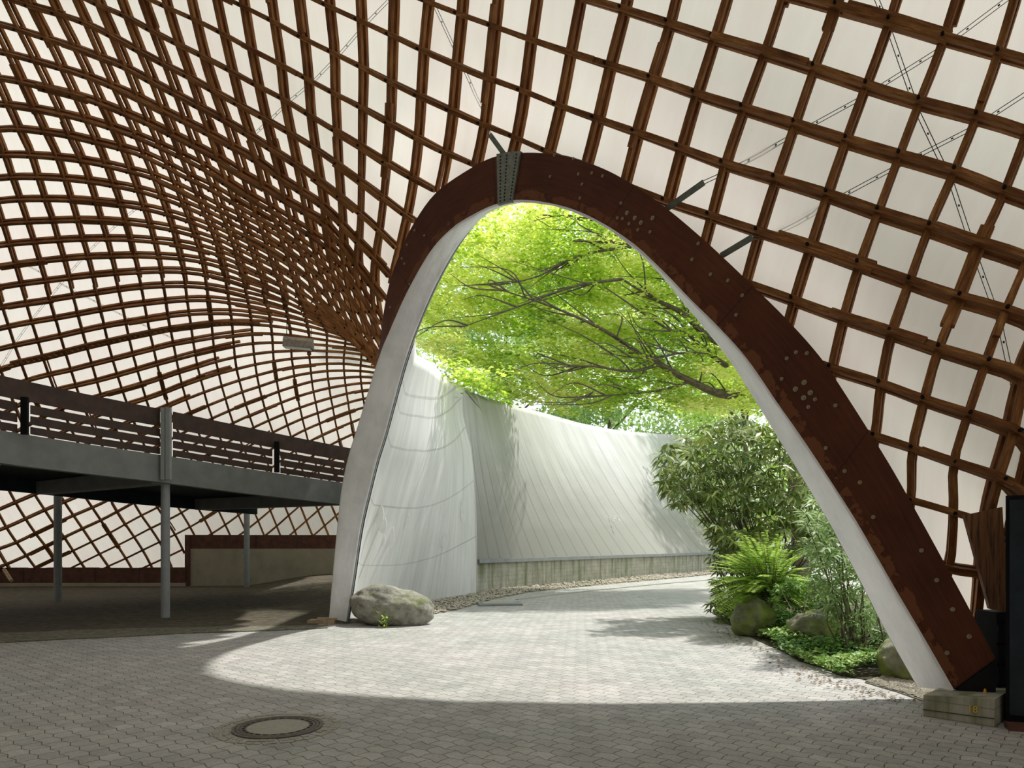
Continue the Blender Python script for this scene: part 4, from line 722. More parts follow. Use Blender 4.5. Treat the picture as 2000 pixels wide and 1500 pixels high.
def P_(o):
    o.parent = arch; o.matrix_parent_inverse = Matrix.Translation(-arch.location); return o
mb = MB(); ring = []; uvs = []; L = 0
for i in range(len(tsx)):
    if i: L += (cB[i] - cB[i - 1]).length
    fr = []
    fu = []
    for k in range(6):
        fr.append(cB[i].lerp(cA[i], k / 6)); fu.append((L, k / 6))
    fr += [cA[i], cD[i], cC[i]]; fu += [(L, 1), (L, 1.3), (L, 1.9)]
    ring.append(fr); uvs.append(fu)
mb.face_grid(ring, uvs, close=True)
mb.poly(ring[0][::-1]); mb.poly(ring[-1])
P_(mb.build('timber_beam', M['arch_wood']))
# silver lining: thin padded strip on the inner side, crossing front and back edges
cen = at(1180, 900, 10.2)
mb = MB(); ring = []; uvs = []
for i in range(len(tsx)):
    w = (cC[i] - cB[i]); tn = (cB[min(i + 1, len(tsx) - 1)] - cB[max(i - 1, 0)]).normalized()
    inw = tn.cross(w).normalized()
    if inw.dot(cen - cB[i]) < 0: inw = -inw
    wn_ = w.normalized(); row = []
    prof = [(-.008, -.02), (-.008, .006), (.05, .016), (.3, .017), (.5, .022), (.75, .017), (.93, .02), (1.0, .026), (1.03, .016), (1.03, -.04)]
    for a, h in prof:
        wr_ = .004 * math.sin(i * 1.9 + a * 9) + .004 * math.sin(i * .8 + a * 3)
        row.append(cB[i] + w * a + inw * (h + (wr_ if .02 < a < .95 else 0)))
    ring.append(row); uvs.append([(i, a) for a, h in prof])
mb.face_grid(ring, uvs)
P_(mb.build('silver_lining', M['silver_cloth'], smooth=True))
# piping along the far edge
mb = MB()
mb.tube([cC[i] + (cC[i] - cB[i]).normalized() * .03 for i in range(len(tsx))], .018, 6)
P_(mb.build('edge_piping', M['grey_steel'], smooth=True))
# steel collar at the crown
fn = Vector((KP, -1, 0)).normalized() * 1.0
fn = Vector((-.69, -.72, 0))
def face_pt(t, s_): return cr(LB, t).lerp(cr(LA, t), s_)
tow = lambda p: (Vector((0, 0, EYE)) - p).normalized()
mb = MB(); fr = []; bk_ = []
for k in range(6):
    t = 15.18 + k / 5 * .78
    row = [face_pt(t + (0.0), s_) for s_ in (-.02, .25, .5, .75, 1.02)]
    fr.append([p + fn * .03 for p in row]); bk_.append([p - fn * .02 for p in row])
full = [f + b_[::-1] for f, b_ in zip(fr, bk_)]
mb.face_grid(full, close=True); mb.poly(full[0][::-1]); mb.poly(full[-1])
col_ = P_(mb.build('steel_collar', M['galvanised'])); col_['label'] = 'grey perforated steel collar at the crown'
def disc(mb, c, n, r, h, seg=10, hole=0):
    a = n.orthogonal().normalized(); b = n.cross(a)
    o_ = lambda rr, hh: [c + n * hh + (a * math.cos(6.2832 * k / seg) + b * math.sin(6.2832 * k / seg)) * rr for k in range(seg)]
    if hole:
        mb.face_grid([o_(r, 0), o_(r, h), o_(hole, h), o_(hole, 0)], close=True)
    else:
        mb.face_grid([o_(r, 0), o_(r, h)], close=True); mb.poly(o_(r, h))
mb = MB()
for k in range(3):
    for j in range(14):
        t = 15.28 + k * .27 + (.05 if k == 1 else 0)
        disc(mb, face_pt(t, .04 + j * .07) + fn * .03, fn, .013, .006, 6)
o = mb.build('nails', M['black_steel'], col_); o['kind'] = 'stuff'; o.matrix_parent_inverse = (arch.matrix_basis @ Matrix.Translation(-arch.location)).inverted()
# bolts with washers scattered on the facing
bolts = [(1156, 338), (1177, 344), (1137, 360), (1133, 387), (1213, 397), (1225, 416), (1206, 426), (1216, 427), (1240, 426), (1229, 437), (1252, 435),
         (1246, 449), (1275, 426), (1270, 453), (1364, 476), (1352, 507), (1388, 536), (1422, 548), (1450, 577), (1438, 615), (1555, 688), (1576, 690),
         (1537, 700), (1527, 740), (1571, 747), (1554, 760), (1583, 767), (1570, 777), (1592, 780), (1579, 795), (1632, 792), (1613, 875), (1650, 920),
         (1680, 942), (1706, 1010), (810, 450), (829, 460), (795, 478), (785, 505), (790, 515), (762, 600), (1075, 345), (1120, 310), (1083, 303), (1130, 340),
         (1800, 1075), (1830, 1133), (1861, 1190), (1893, 1243), (1850, 1275), (800, 555)]
for k, (u, v) in enumerate(bolts):
    c = at(u, v, plane_y(u)); r = .03 if k in (5, 8, 10, 12, 24, 25, 26, 27) else .022
    mb = MB(); disc(mb, Vector((0, 0, 0)), fn, r, .008, 12, r * .45); disc(mb, Vector((0, 0, 0)), fn, r * .45, .02, 6)
    o = mb.build('bolt', M['washer']); o.location = c; P_(o)

# ------------------------------------------------------------ concrete footing under the right foot
g = [ground(1803, 1399), ground(1942, 1421)]
dirx = (g[1] - g[0]).normalized(); diry = Vector((-dirx.y, dirx.x, 0))
if diry.y < 0: diry = -diry
def frame(o_, dx): 
    dy = Vector((-dx.y, dx.x, 0)); 
    return Matrix(((dx.x, dy.x, 0, o_.x), (dx.y, dy.y, 0, o_.y), (0, 0, 1, o_.z), (0, 0, 0, 1)))
Lb = (g[1] - g[0]).length
Mf = frame(g[0], dirx)
foot_t = empty('footing_block', g[0]); tag(foot_t, 'mossy concrete footing block with painted number under the right end of the arch', 'footing')
mb = MB(); mb.hexa([Mf @ Vector(p) for p in ((0, 0, 0), (Lb, 0, 0), (Lb, .72, 0), (0, .72, 0), (0, .01, .2), (Lb, .01, .25), (Lb, .72, .25), (0, .72, .2))])
o = blk = mb.build('concrete_block', M['mossy_concrete'], None, origin=g[0]); o.location = (0, 0, 0); o.parent = foot_t
def text(body, size, loc, rot, mat_, name, parent, ext=.002):
    cu = bpy.data.curves.new(name, 'FONT'); cu.body = body; cu.size = size; cu.extrude = ext; cu.align_x = 'CENTER'; cu.align_y = 'CENTER'
    o_ = bpy.data.objects.new(name, cu); C.objects.link(o_)
    dg = bpy.context.evaluated_depsgraph_get(); me = bpy.data.meshes.new_from_object(o_.evaluated_get(dg))
    bpy.data.objects.remove(o_); me.materials.clear(); me.materials.append(mat_)
    o2 = bpy.data.objects.new(name, me); o2.matrix_world = Matrix.Translation(loc) @ rot.to_4x4(); C.objects.link(o2)
    if parent: 
        o2.parent = parent; o2.matrix_parent_inverse = Matrix.Translation(-parent.location)
    return o2
rt = Matrix((dirx, Vector((0, 0, 1)), -diry)).transposed()
tx = text('18', .085, Mf @ Vector((Lb * .71, -.004, .135)), rt, M['yellow_paint'], 'painted_number', foot_t)
tx.parent = blk; tx.matrix_parent_inverse = Matrix.Translation(-foot_t.location)
tx['label'] = 'yellow painted number 18'
mb = MB(); mb.hexa([Mf @ Vector(p) for p in ((-.004, -.004, .062), (Lb, -.004, .075), (Lb, .01, .075), (-.004, .01, .062), (-.004, -.004, .068), (Lb, -.004, .082), (Lb, .01, .082), (-.004, .01, .068))])
o = mb.build('form_seam', M['bed_soil'], None, origin=g[0]); o.location = (0, 0, 0); o.parent = foot_t
# steel shoe below the cut end of the arch
mb = MB()
b0, a0, c0, d0 = cB[0], cA[0], cC[0], cD[0]
def dn(p, z): return Vector((p.x, p.y, z))
mb.hexa([dn(b0.lerp(a0, .12), .2), dn(a0, .2), dn(d0, .2), dn(c0.lerp(d0, .12), .2), b0.lerp(a0, .12) - Vector((0, 0, .012)), a0 - Vector((0, 0, .012)), d0 - Vector((0, 0, .012)), c0.lerp(d0, .12) - Vector((0, 0, .012))])
sh = P_(mb.build('steel_shoe', M['black_steel'])); sh['label'] = 'black steel shoe below the cut right end'
# small orange marker cap
p0 = at(1924, 1362, 6.75); mb = MB(); mb.tube([(0, 0, 0), (0, 0, .05)], .02, 8, .008)
p0.z = .225
o = mb.build('marker_cap', M['orange_paint'], origin=None); o.location = p0
tag(o, 'tiny orange marker cap on top of the right footing block', 'cap')
# stones and timber under the left foot
lf = cB[-1]
def rock(name, m_, c, r, seed, sub=4, amp=.16, zr=0, tilt=(0, 0)):
    import bmesh
    bm = bmesh.new(); bmesh.ops.create_icosphere(bm, subdivisions=sub, radius=1)
    from mathutils import noise as nz
    off = Vector((seed * 3.1, seed * 1.7, seed * .9))
    for v in bm.verts:
        d = nz.noise(v.co * 1.1 + off) * amp * 1.6 + nz.noise(v.co * 2.6 + off) * amp * .7 + nz.noise(v.co * 7 + off) * amp * .22
        v.co *= 1 + d
        v.co = Vector((v.co.x * r[0], v.co.y * r[1], v.co.z * r[2]))
    bmesh.ops.rotate(bm, cent=(0, 0, 0), matrix=Matrix.Rotation(tilt[0], 3, 'Y'), verts=bm.verts)
    zmin = min(v.co.z for v in bm.verts)
    for v in bm.verts: v.co.z = max(v.co.z, zmin * .8)
    me = bpy.data.meshes.new(name); bm.to_mesh(me); bm.free(); me.materials.append(m_)
    me.polygons.foreach_set('use_smooth', [True] * len(me.polygons))
    o_ = bpy.data.objects.new(name, me); o_.location = c; o_.rotation_euler = (0, 0, zr); C.objects.link(o_); return o_
o = rock('boulder', M['boulder_stone'], at(767, 1186, 14.55), (.8, .55, .44), 3, 5, .13, 0, (.18, 0)); o.location.z = .35
tag(o, 'big grey-green boulder lying beside the left foot of the arch', 'boulder')
sp = empty('footing_planks', (lf.x, lf.y, 0)); tag(sp, 'pale timber blocks wedged under the left foot of the arch', 'planks')
mb = MB(); mb.box((-.45, -.14, .0), (.12, .12, .075), Matrix.Translation((lf.x + .02, lf.y + .05, 0)) @ Matrix.Rotation(-.1, 4, 'Z'))
mb.box((-.3, -.1, .076), (.1, .1, .12), Matrix.Translation((lf.x + .05, lf.y + .05, 0)) @ Matrix.Rotation(.15, 4, 'Z'))
o = mb.build('plank', M['pale_timber'], sp, origin=(lf.x, lf.y, 0)); o.location = (0, 0, 0)
mb = MB()
lc = cC[-1]
mb.hexa([Vector((lf.x, lf.y, .0)), Vector((lf.x + .18, lf.y + .02, .0)), Vector((lc.x + .5, lc.y + .1, .0)), Vector((lc.x, lc.y + .25, .0)),
         Vector((lf.x + .05, lf.y + .04, .13)), Vector((lf.x + .2, lf.y + .05, .1)), Vector((lc.x + .3, lc.y + .1, .07)), Vector((lc.x, lc.y + .2, .12))])
o = mb.build('stone_wedge', M['boulder_stone'], sp, origin=(lf.x, lf.y, 0)); o.location = (0, 0, 0)
o['label'] = 'dark stone wedge'

# ------------------------------------------------------------ tension cables
def cable(chain, start, start_end, label, sags=0.0):
    root = empty('tension_cable', node(*chain[0])); tag(root, label, 'cable', 'diagonal wire ties of the lattice roof')
    pts = [node(*c) + normal(*c) * .158 for c in chain]
    for s_ in (-1, 1):
        mb = MB(); L_ = []
        for i in range(len(pts)):
            n = normal(*chain[i]); d = (pts[min(i + 1, len(pts) - 1)] - pts[max(i - 1, 0)]).normalized()
            L_.append(pts[i] + d.cross(n).normalized() * .022 * s_)
        if start_end is not None: L_ = [start_end + (L_[0] - pts[0])] + L_
        mb.tube(L_, .0048, 4); o_ = mb.build('wire', M['wire'], root, origin=root.location); o_.location = (0, 0, 0)
    mb = MB()
    for a, b in zip(pts, pts[1:]):
        for f_ in (.3, .7):
            c = a.lerp(b, f_); d = (b - a).normalized(); e = d.orthogonal().normalized()
            mb.tube([c - e * .0, c + d * .022], .009, 5)
    o_ = mb.build('wire_clips', M['wire'], root, origin=root.location); o_.location = (0, 0, 0)
    if start is not None:
        d = (start_end - start).normalized(); vdir = (start - Vector((0, 0, EYE))).normalized(); s1 = d.cross(vdir).normalized()
        mb = MB(); mb.sweep([start, start_end], [vdir, vdir], [s1, s1], .075, .014)
        o_ = mb.build('strap', M['galvanised'], root, origin=root.location); o_.location = (0, 0, 0); o_['label'] = 'grey-green steel strap'
cable([(27, -5), (28, -6), (29, -7), (30, -8), (31, -9), (32, -10)], at(1296, 412, plane_y(1300) + .1), at(1375, 356, 8.9),
      'wire tie rising right from the upper of the two straps on the arch right flank')
cable([(28, -4), (29, -5), (30, -6), (31, -7), (32, -8), (33, -9)], at(1408, 500, plane_y(1408) + .1), at(1470, 463, 8.5),
      'wire tie rising right from the lower of the two straps on the arch right flank')
cable([(28, -9), (29, -8), (30, -7), (31, -6), (32, -5), (33, -4), (34, -3)], None, None, 'wire tie falling steeply at far right crossing two other ties')
cable([(21, -4), (20, -5), (19, -6)], at(986, 303, plane_y(986) + .08), at(956, 262, 11.1), 'wire tie dropping to the crown of the arch')
cable([(18, -6), (17, -5), (16, -4), (15, -3), (14, -2), (13, -1), (12, 0)], None, None, 'wire tie slanting down left above the dense part of the lattice')
cable([(-3, 15), (-2, 14), (-1, 13), (0, 12), (1, 11), (2, 10), (3, 9), (4, 8), (5, 7)], None, None, 'faint wire tie rising right from the ramp railing at far left')
cable([(-1, 10), (0, 11), (1, 12), (2, 13), (3, 14), (4, 15), (5, 16)], None, None, 'faint wire tie falling right across the left side of the lattice')

# ------------------------------------------------------------ ramp
ramp_t = empty('ramp', (-7.6, 15.5, 0)); tag(ramp_t, 'raised grey ramp on round columns with dark plank railing along the left wall', 'ramp')
def RP(mb, name, mat_, **k):
    o_ = mb.build(name, mat_, ramp_t, origin=ramp_t.location, **k); o_.location = (0, 0, 0); return o_
def frontline():
    out = []
    for u, y, vt, vb in ((-160, 11.2, 808, 872), (0, 12.9, 840, 904), (160, 14.1, 866, 924), (323, 15.45, 890, 943), (500, 17.3, 918, 966), (670, 19.7, 943, 985), (780, 21.9, 957, 997)):
        out.append((at(u, vt, y), at(u, vb, y)))
    return out
FL = frontline()
ft = [a for a, b in FL]; fb = [b for a, b in FL]
def off2(L_, d):
    out = []
    for i in range(len(L_)):
        t = (L_[min(i + 1, len(L_) - 1)] - L_[max(i - 1, 0)]); t.z = 0; t.normalize()
        out.append(L_[i] + Vector((-t.y, t.x, 0)) * d)
    return out
def slab(top, bot, wide, name, mat_):
    t2, b2 = off2(top, wide), off2(bot, wide)
    mb = MB(); mb.face_grid([[b_, a_, a2, b2_] for a_, b_, a2, b2_ in zip(top, bot, t2, b2)], close=True)
    mb.poly([bot[0], top[0], t2[0], b2[0]][::-1]); mb.poly([bot[-1], top[-1], t2[-1], b2[-1]])
    return RP(mb, name, mat_)
dense = lambda L_: [cr(L_, k / 4) for k in range((len(L_) - 1) * 4 + 1)]
T_, B_ = dense(ft), dense(fb)
slab(T_, B_, .22, 'edge_beam', M['deck_grey'])
WID = 6.3
deck_t = [p + Vector((0, 0, -.04)) for p in off2(T_, .225)]; deck_b = [p + Vector((0, 0, -.26)) for p in off2(T_, .225)]
slab(deck_t, deck_b, WID - .45, 'deck_slab', M['dark_blue'])
bt = off2(T_, WID - .22); bb = off2(B_, WID - .22)
slab(bt, bb, .22, 'edge_beam', M['dark_blue'])
def cross(k, wdt=.35):
    a = B_[k]; t = (B_[k + 1] - B_[k]); t.z = 0; t.normalize(); n = Vector((-t.y, t.x, 0))
    z0, z1 = B_[k].z - .02, T_[k].z - .27
    p = [a + n * .24 - t * wdt / 2, a + n * .24 + t * wdt / 2, a + n * (WID - .24) + t * wdt / 2, a + n * (WID - .24) - t * wdt / 2]
    mb = MB(); mb.hexa([Vector((q.x, q.y, z0)) for q in p] + [Vector((q.x, q.y, z1)) for q in p]); RP(mb, 'cross_beam', M['deck_grey'])
cross(12); cross(4); cross(20)
def column(x, y, r, z1, z0=0.0):
    mb = MB(); mb.tube([(x, y, z0), (x, y, z1)], r, 20); return RP(mb, 'column', M['grey_steel'], smooth=False)
c1 = ground(323, 1207); column(c1.x, c1.y, .093, 2.95)
c2 = ground(113, 1176); column(c2.x, c2.y, .1, 2.95)
c3 = ground(482, 1147); column(c3.x, c3.y, .105, 2.75)
# upper stub of the near column beside the railing, split in two flats
p = at(323, 890, 15.35); mb = MB()
for dx in (-.075, .03):
    mb.box((p.x + dx, p.y - .06, 3.0), (p.x + dx + .085, p.y + .05, at(323, 797, 15.35).z))
mb.box((p.x - .09, p.y - .03, 3.4), (p.x + .12, p.y + .03, at(323, 797, 15.35).z + .01))
RP(mb, 'post', M['grey_steel'])['label'] = 'pale grey railing post above the near column'
def rail_post(u, y, vb, vt, w=.12):
    mb = MB(); a = at(u, vb, y); z = at(u, vt, y).z
    mb.box((a.x - w / 2, a.y, a.z - .02), (a.x + w / 2, a.y + .06, z)); RP(mb, 'post', M['black_steel'])
rail_post(46, 13.15, 846, 775); rail_post(540, 17.75, 921, 862)
# railing boards, following the edge
def board(u0, u1, h0, h1, back=.0):
    mb = MB(); fr = []
    n = max(2, int((u1 - u0) / 25))
    for k in range(n + 1):
        u = u0 + (u1 - u0) * k / n
        y = interp([(-160, 11.2), (0, 12.9), (160, 14.1), (323, 15.45), (500, 17.3), (670, 19.7), (780, 21.9)], u) + .03 + back
        vt = interp([(-160, 808), (0, 840), (160, 866), (323, 890), (500, 918), (670, 943), (780, 957)], u)
        a = at(u, vt, y)
        fr.append([a + Vector((0, 0, h0)), a + Vector((0, 0, h1)), a + Vector((-.03, .03, h1)), a + Vector((-.03, .03, h0))])
    mb.face_grid(fr, close=True, flip=True); mb.poly(fr[0]); mb.poly(fr[-1][::-1])
    RP(mb, 'railing_board', M['rail_wood'])
for u0, u1 in ((-160, 34), (60, 313), (339, 532), (549, 770)):
    for h0, h1 in ((.02, .155), (.20, .355), (.40, .56)):
        board(u0, u1, h0, h1)
board(-160, 313, .62, .99); board(339, 770, .62, .99)

# ------------------------------------------------------------ far wall of the hall
def wallbox(name, label, pts, z0, z1, th, m_, kind=None, parent=None, cat=None):
    mb = MB()
    for a, b in zip(pts, pts[1:]):
        a = Vector(a); b = Vector(b); d = (b - a).normalized(); n = Vector((-d.y, d.x)) * th
        mb.hexa([(a.x, a.y, z0), (b.x, b.y, z0), (b.x + n.x, b.y + n.y, z0), (a.x + n.x, a.y + n.y, z0), (a.x, a.y, z1), (b.x, b.y, z1), (b.x + n.x, b.y + n.y, z1), (a.x + n.x, a.y + n.y, z1)])
    o_ = mb.build(name, m_, parent)
    if kind: tag(o_, label, None, kind=kind)
    elif label: tag(o_, label, cat)
    return o_
X0 = lambda u, Y: (u - 1000) / FOC * Y
lowline = [(X0(-300, 26.2), 26.2), (X0(-60, 26.7), 26.7), (X0(46, 26.8), 26.8), (X0(90, 26.9), 26.9), (X0(186, 26.9), 26.9), (X0(272, 26.9), 26.9), (X0(362, 27.0), 27.0)]
eb = empty('edge_beam_low', (lowline[3][0], 26.9, 0)); eb.name = 'base_beam'
tag(eb, 'low brown timber base beam on the ground at far left under the lattice', 'beam')
for k, (a, b) in enumerate(zip(lowline, lowline[1:])):
    d = (Vector(b) - Vector(a)).normalized() * .008
    o = wallbox('beam_segment', None, [tuple(Vector(a) + d), tuple(Vector(b) - d)], .14, .70 + .05 * (k % 2) * .3, .3, M['beam_wood']); o.parent = eb; o.matrix_parent_inverse = Matrix.Translation(-eb.location)
o = wallbox('kerb', 'pale concrete kerb below the low base beam', lowline, 0, .14, .5, M['plaster'], cat='kerb')
highline = [(X0(370, 27.2), 27.2), (X0(440, 27.4), 27.4), (X0(500, 27.5), 27.5), (X0(580, 27.7), 27.7), (X0(660, 27.8), 27.8), (X0(760, 27.9), 27.9)]
wallbox('wall_left', 'cream rendered wall under the high base beam', highline, 0, 1.42, .25, M['plaster'], kind='structure')
hb = empty('base_beam', (highline[1][0], 27.9, 1.42)); tag(hb, 'brown timber base beam lying on top of the cream wall', 'beam')
for a, b in zip(highline, highline[1:]):
    d = (Vector(b) - Vector(a)).normalized() * .01
    o = wallbox('beam_segment', None, [tuple(Vector(a) + d), tuple(Vector(b) - d)], 1.42, 1.95, .3, M['beam_wood']); o.parent = hb; o.matrix_parent_inverse = Matrix.Translation(-hb.location)
mb = MB(); mb.box((X0(362, 27.1), 27.05, 0), (X0(369.5, 27.1), 27.5, 1.95)); o = mb.build('end_post', M['beam_wood'], hb); o.matrix_parent_inverse = Matrix.Translation(-hb.location)
o = rock('plank_stub', M['orange_paint'], (0, 0, 0), (1, 1, 1), 1, 1); bpy.data.objects.remove(o)
mb = MB(); a = at(8, 1112, 26.0); b_ = at(22, 1134, 25.6); mb.tube([a, b_], .07, 4)
tag(mb.build('leaning_board', M['pale_timber']), 'short ochre board leaning against the low base beam at far left', 'board')

# ------------------------------------------------------------ outside skin of the shell
ns, ntt = 28, 20
leftc = [cr(LC, 21.9 + (29 - 21.9) * k / ns) + Vector((.05, .06, 0)) for k in range(ns + 1)]
leftc[-1].z = 0
# re-space the left column evenly in height
zs = [leftc[0].z * (1 - k / ns) for k in range(ns + 1)]
def atz(L_, z):
    for a, b in zip(L_, L_[1:]):
        if a.z >= z >= b.z: return a.lerp(b, (a.z - z) / max(a.z - b.z, 1e-6))
    return L_[-1].copy()
left = [atz(leftc, z) for z in zs]
seam_px = [(757, 905), (785, 902), (810, 904), (840, 911), (874, 920), (920, 925), (970, 928), (1020, 929.5), (1082, 930.5), (1160, 931)]
right = []
for k in range(ns + 1):
    v = 757 + (1160 - 757) * k / ns
    right.append(at(interp(seam_px, v), v, 22.2 + .9 * (k / ns)))
top_px = [(0, 808, 690), (.3, 840, 706), (.55, 862, 727), (.8, 885, 746), (1, 905, 757)]
topY = lambda t: left[0].y + (22.2 - left[0].y) * t
def tp(t):
    u = interp([(a, b) for a, b, c in top_px], t); v = interp([(a, c) for a, b, c in top_px], t)
    return at(u, v, topY(t)) if t > 0 else left[0]
def bp(t):
    x = interp([(0, 676), (.15, 705), (.4, 765), (.7, 848), (1, 931)], t); v = interp([(0, 1214), (.15, 1204), (.4, 1189), (.7, 1174), (1, 1160)], t)
    return ground(x, v) if t > 0 else left[-1]
grid = []; uvg = []
for i in range(ns + 1):
    s_ = i / ns; row = []; ur = []
    for j in range(ntt + 1):
        t = j / ntt
        a = left[i] * (1 - t) + right[i] * t
        b = tp(t) * (1 - s_) + bp(t) * s_
        c = (left[0] * (1 - t) + right[0] * t) * (1 - s_) + (left[-1] * (1 - t) + right[-1] * t) * s_
        p = a + b - c
        sag = math.sin(math.pi * t) * math.sin(math.pi * min(1, s_ * 1.0)) ** .7
        p += Vector((.25, -.1, -.3)) * sag * (1 - s_ * .6)
        row.append(p); ur.append((s_, t * .55))
    grid.append(row); uvg.append(ur)
# rolled-over back of the ridge
back1 = [p + Vector((-.5, .8, -.5)) for p in grid[0]]; back2 = [p + Vector((-1.3, 1.6, -2.2)) for p in grid[0]]
grid = [back2, back1] + grid; uvg = [[(-.1, u[1]) for u in uvg[0]], [(-.04, u[1]) for u in uvg[0]]] + uvg
mb = MB(); mb.face_grid(grid, uvg)
skirt = empty('shell_skirt', bp(.6)); tag(skirt, 'pale grey weathered membrane skirt hanging behind the left leg of the arch', 'membrane skirt')
o = mb.build('skin', M['skirt_skin'], skirt, smooth=True, origin=skirt.location); o.location = (0, 0, 0)
mb = MB(); mb.tube([p + Vector((.0, -.02, 0)) for p in right], .022, 5); o = mb.build('seam_cord', M['skirt_skin'], skirt, origin=skirt.location); o.location = (0, 0, 0)
# patches welded on the skirt
def skirt_at(u, v):
    best = None
    for r_ in grid[2:]:
        for p in r_:
            uu = p.x / p.y * FOC + 1000; vv = HORIZON - (p.z - EYE) / p.y * FOC
            d = (uu - u) ** 2 + (vv - v) ** 2
            if best is None or d < best[0]: best = (d, p)
    return best[1]
for u, v, w, h in ((740, 1005, .09, .2), (747, 1025, .08, .16), (760, 1045, .1, .25), (745, 1050, .07, .16), (792, 1015, .09, .18), (868, 1055, .09, .2), (905, 998, .07, .28), (732, 1103, .07, .12)):
    p = skirt_at(u, v); q = at(u, v, p.y - .03)
    mb = MB(); pts = [q + Vector((w * 1.2 * math.cos(a_ * .5236), 0, h * 1.2 * math.sin(a_ * .5236))) for a_ in range(12)]
    bk2 = [x + Vector((0, .02, 0)) for x in pts]; mb.face_grid([bk2, pts], close=True); mb.poly(pts[::-1])
    o = mb.build('repair_patch', M['chalk'], skirt, origin=skirt.location); o.location = (0, 0, 0)

# long low shell with its concrete plinth
kx = .7107
def plinth_y(u): return (-1.15 - kx * 24.2) / ((u - 1000) / FOC - kx)
def shell_pt(s_, t):
    ub = 918 + (1690 - 918) * t
    yb = plinth_y(ub); B0 = at(ub, HORIZON - (1.06 - EYE) / yb * FOC, yb)
    ut = 905 + (ub - 931) * (.25 + .42 * min(1, max(0, ub - 931) / 400))
    vt = interp([(905, 757), (925, 767), (948, 776), (1000, 790), (1068, 808), (1132, 826), (1192, 838), (1245, 844), (1300, 848), (1400, 852)], ut)
    T0 = at(ut, vt, interp([(905, 22.4), (948, 25), (1000, 27.5), (1068, 31.5), (1186, 42), (1300, 52), (1420, 63)], ut))
    if t == 0 and s_ >= 0:
        pass
    e = s_
    p = T0.lerp(B0, e)
    # saddle: leans in like a hanging net
    bow = math.sin(math.pi * e)
    p += Vector((-.12, -.1, -.2)) * bow * (.5 + 1.5 * t)
    return p
grid2 = []; uv2 = []
for i in range(31):
    s_ = i / 30
    grid2.append([shell_pt(s_, j / 60) for j in range(61)]); uv2.append([(s_, .8 + j / 60 * 1.35) for j in range(61)])
b1 = [p + Vector((.5, 2.0, -.3)) for p in grid2[0]]; b2_ = [p + Vector((1.5, 6.0, -3.0)) for p in grid2[0]]
grid2 = [b2_, b1] + grid2; uv2 = [[(-.2, u[1]) for u in uv2[0]], [(-.08, u[1]) for u in uv2[0]]] + uv2
outer = empty('outer_shell', (-1.1, 24.2, 0)); tag(outer, 'long low pale shell roof sweeping away behind the path', 'shell roof')
mb = MB(); mb.face_grid(grid2, uv2); o = mb.build('skin', M['shell_skin'], outer, smooth=True, origin=outer.location); o.location = (0, 0, 0)
def pl(u, off=0, z=0):
    y = plinth_y(u); d = Vector((kx, 1, 0)).normalized(); n = Vector((-d.y, d.x, 0))
    return Vector((X0(u, y), y, z)) + n * off
us_ = [931 + k * 15 for k in range(50)]
def prism(us, o0, o1, z0, z1, name, m_):
    mb = MB(); mb.face_grid([[pl(u, o0, z0), pl(u, o0, z1), pl(u, o1, z1), pl(u, o1, z0)] for u in us], close=True, flip=True)
    a = us[0]; mb.poly([pl(a, o0, z0), pl(a, o0, z1), pl(a, o1, z1), pl(a, o1, z0)]); 
    o_ = mb.build(name, m_, outer, origin=outer.location); o_.location = (0, 0, 0); return o_
prism(us_, .05, .4, 0, .96, 'concrete_plinth', M['mossy_concrete'])
prism(us_, -.12, .4, .96, 1.09, 'gutter_edge', M['deck_grey'])
# faint chalk scrawl on the shell
def chalk(strokes, u0, v0, sc, y):
    mb = MB()
    for st in strokes:
        mb.tube([at(u0 + x * sc, v0 + yy * sc, y) for x, yy in st], .018, 4)
    return mb
ys_ = plinth_y(1250) - .1
p_ref = None
for r_ in grid2[2:]:
    for p in r_:
        uu = p.x / p.y * FOC + 1000; vv = HORIZON - (p.z - EYE) / p.y * FOC
        if p_ref is None or (uu - 1188) ** 2 + (vv - 1015) ** 2 < p_ref[0]: p_ref = ((uu - 1188) ** 2 + (vv - 1015) ** 2, p)
letters = [[(0, 0), (.3, 1), (.6, .2), (.9, 1), (1.1, 0)], [(1.5, 1), (1.4, 0), (1.9, 1), (1.95, 0)], [(2.3, .1), (2.4, .9)], [(2.7, 0), (2.9, .9), (3.2, 0)],
           [(4.0, .1), (3.6, .15), (3.6, .45), (3.95, .55), (3.9, .9), (3.5, .9)], [(4.3, .9), (4.3, .05), (4.7, .2), (4.35, .5), (4.75, .95)]]
mb = chalk(letters, 1163, 1008, 10, p_ref[1].y - .12)
o = mb.build('chalk_scrawl', M['chalk'], outer, origin=outer.location); o.location = (0, 0, 0); o['label'] = 'faint white hand-drawn scrawl'

# ------------------------------------------------------------ ground
mb = MB()
mb.face_grid([[Vector((x, y, 0)) for x in range(-45, 71, 5)] for y in range(-25, 101, 5)])
tag(mb.build('floor', M['pavers']), 'grey interlocking pavers with zigzag joints', None, kind='structure')
def patch(name, label, cat, pts, z, m_, kind=None, group=None):
    from mathutils.geometry import tessellate_polygon
    V = [Vector((x, y, 0)) for x, y in pts]; n = len(V)
    mb = MB(); 
    for v in V: mb.v.append((v.x, v.y, z)); mb.uv.append((v.x, v.y))
    for v in V: mb.v.append((v.x, v.y, -.02)); mb.uv.append((v.x, v.y))
    for t in tessellate_polygon([V]): mb.f.append(tuple(t))
    for k in range(n): mb.f.append((k, (k + 1) % n, n + (k + 1) % n, n + k))
    o_ = mb.build(name, m_); 
    tag(o_, label, cat, group, kind); return o_
gp = lambda u, v: tuple(ground(u, v)[:2])
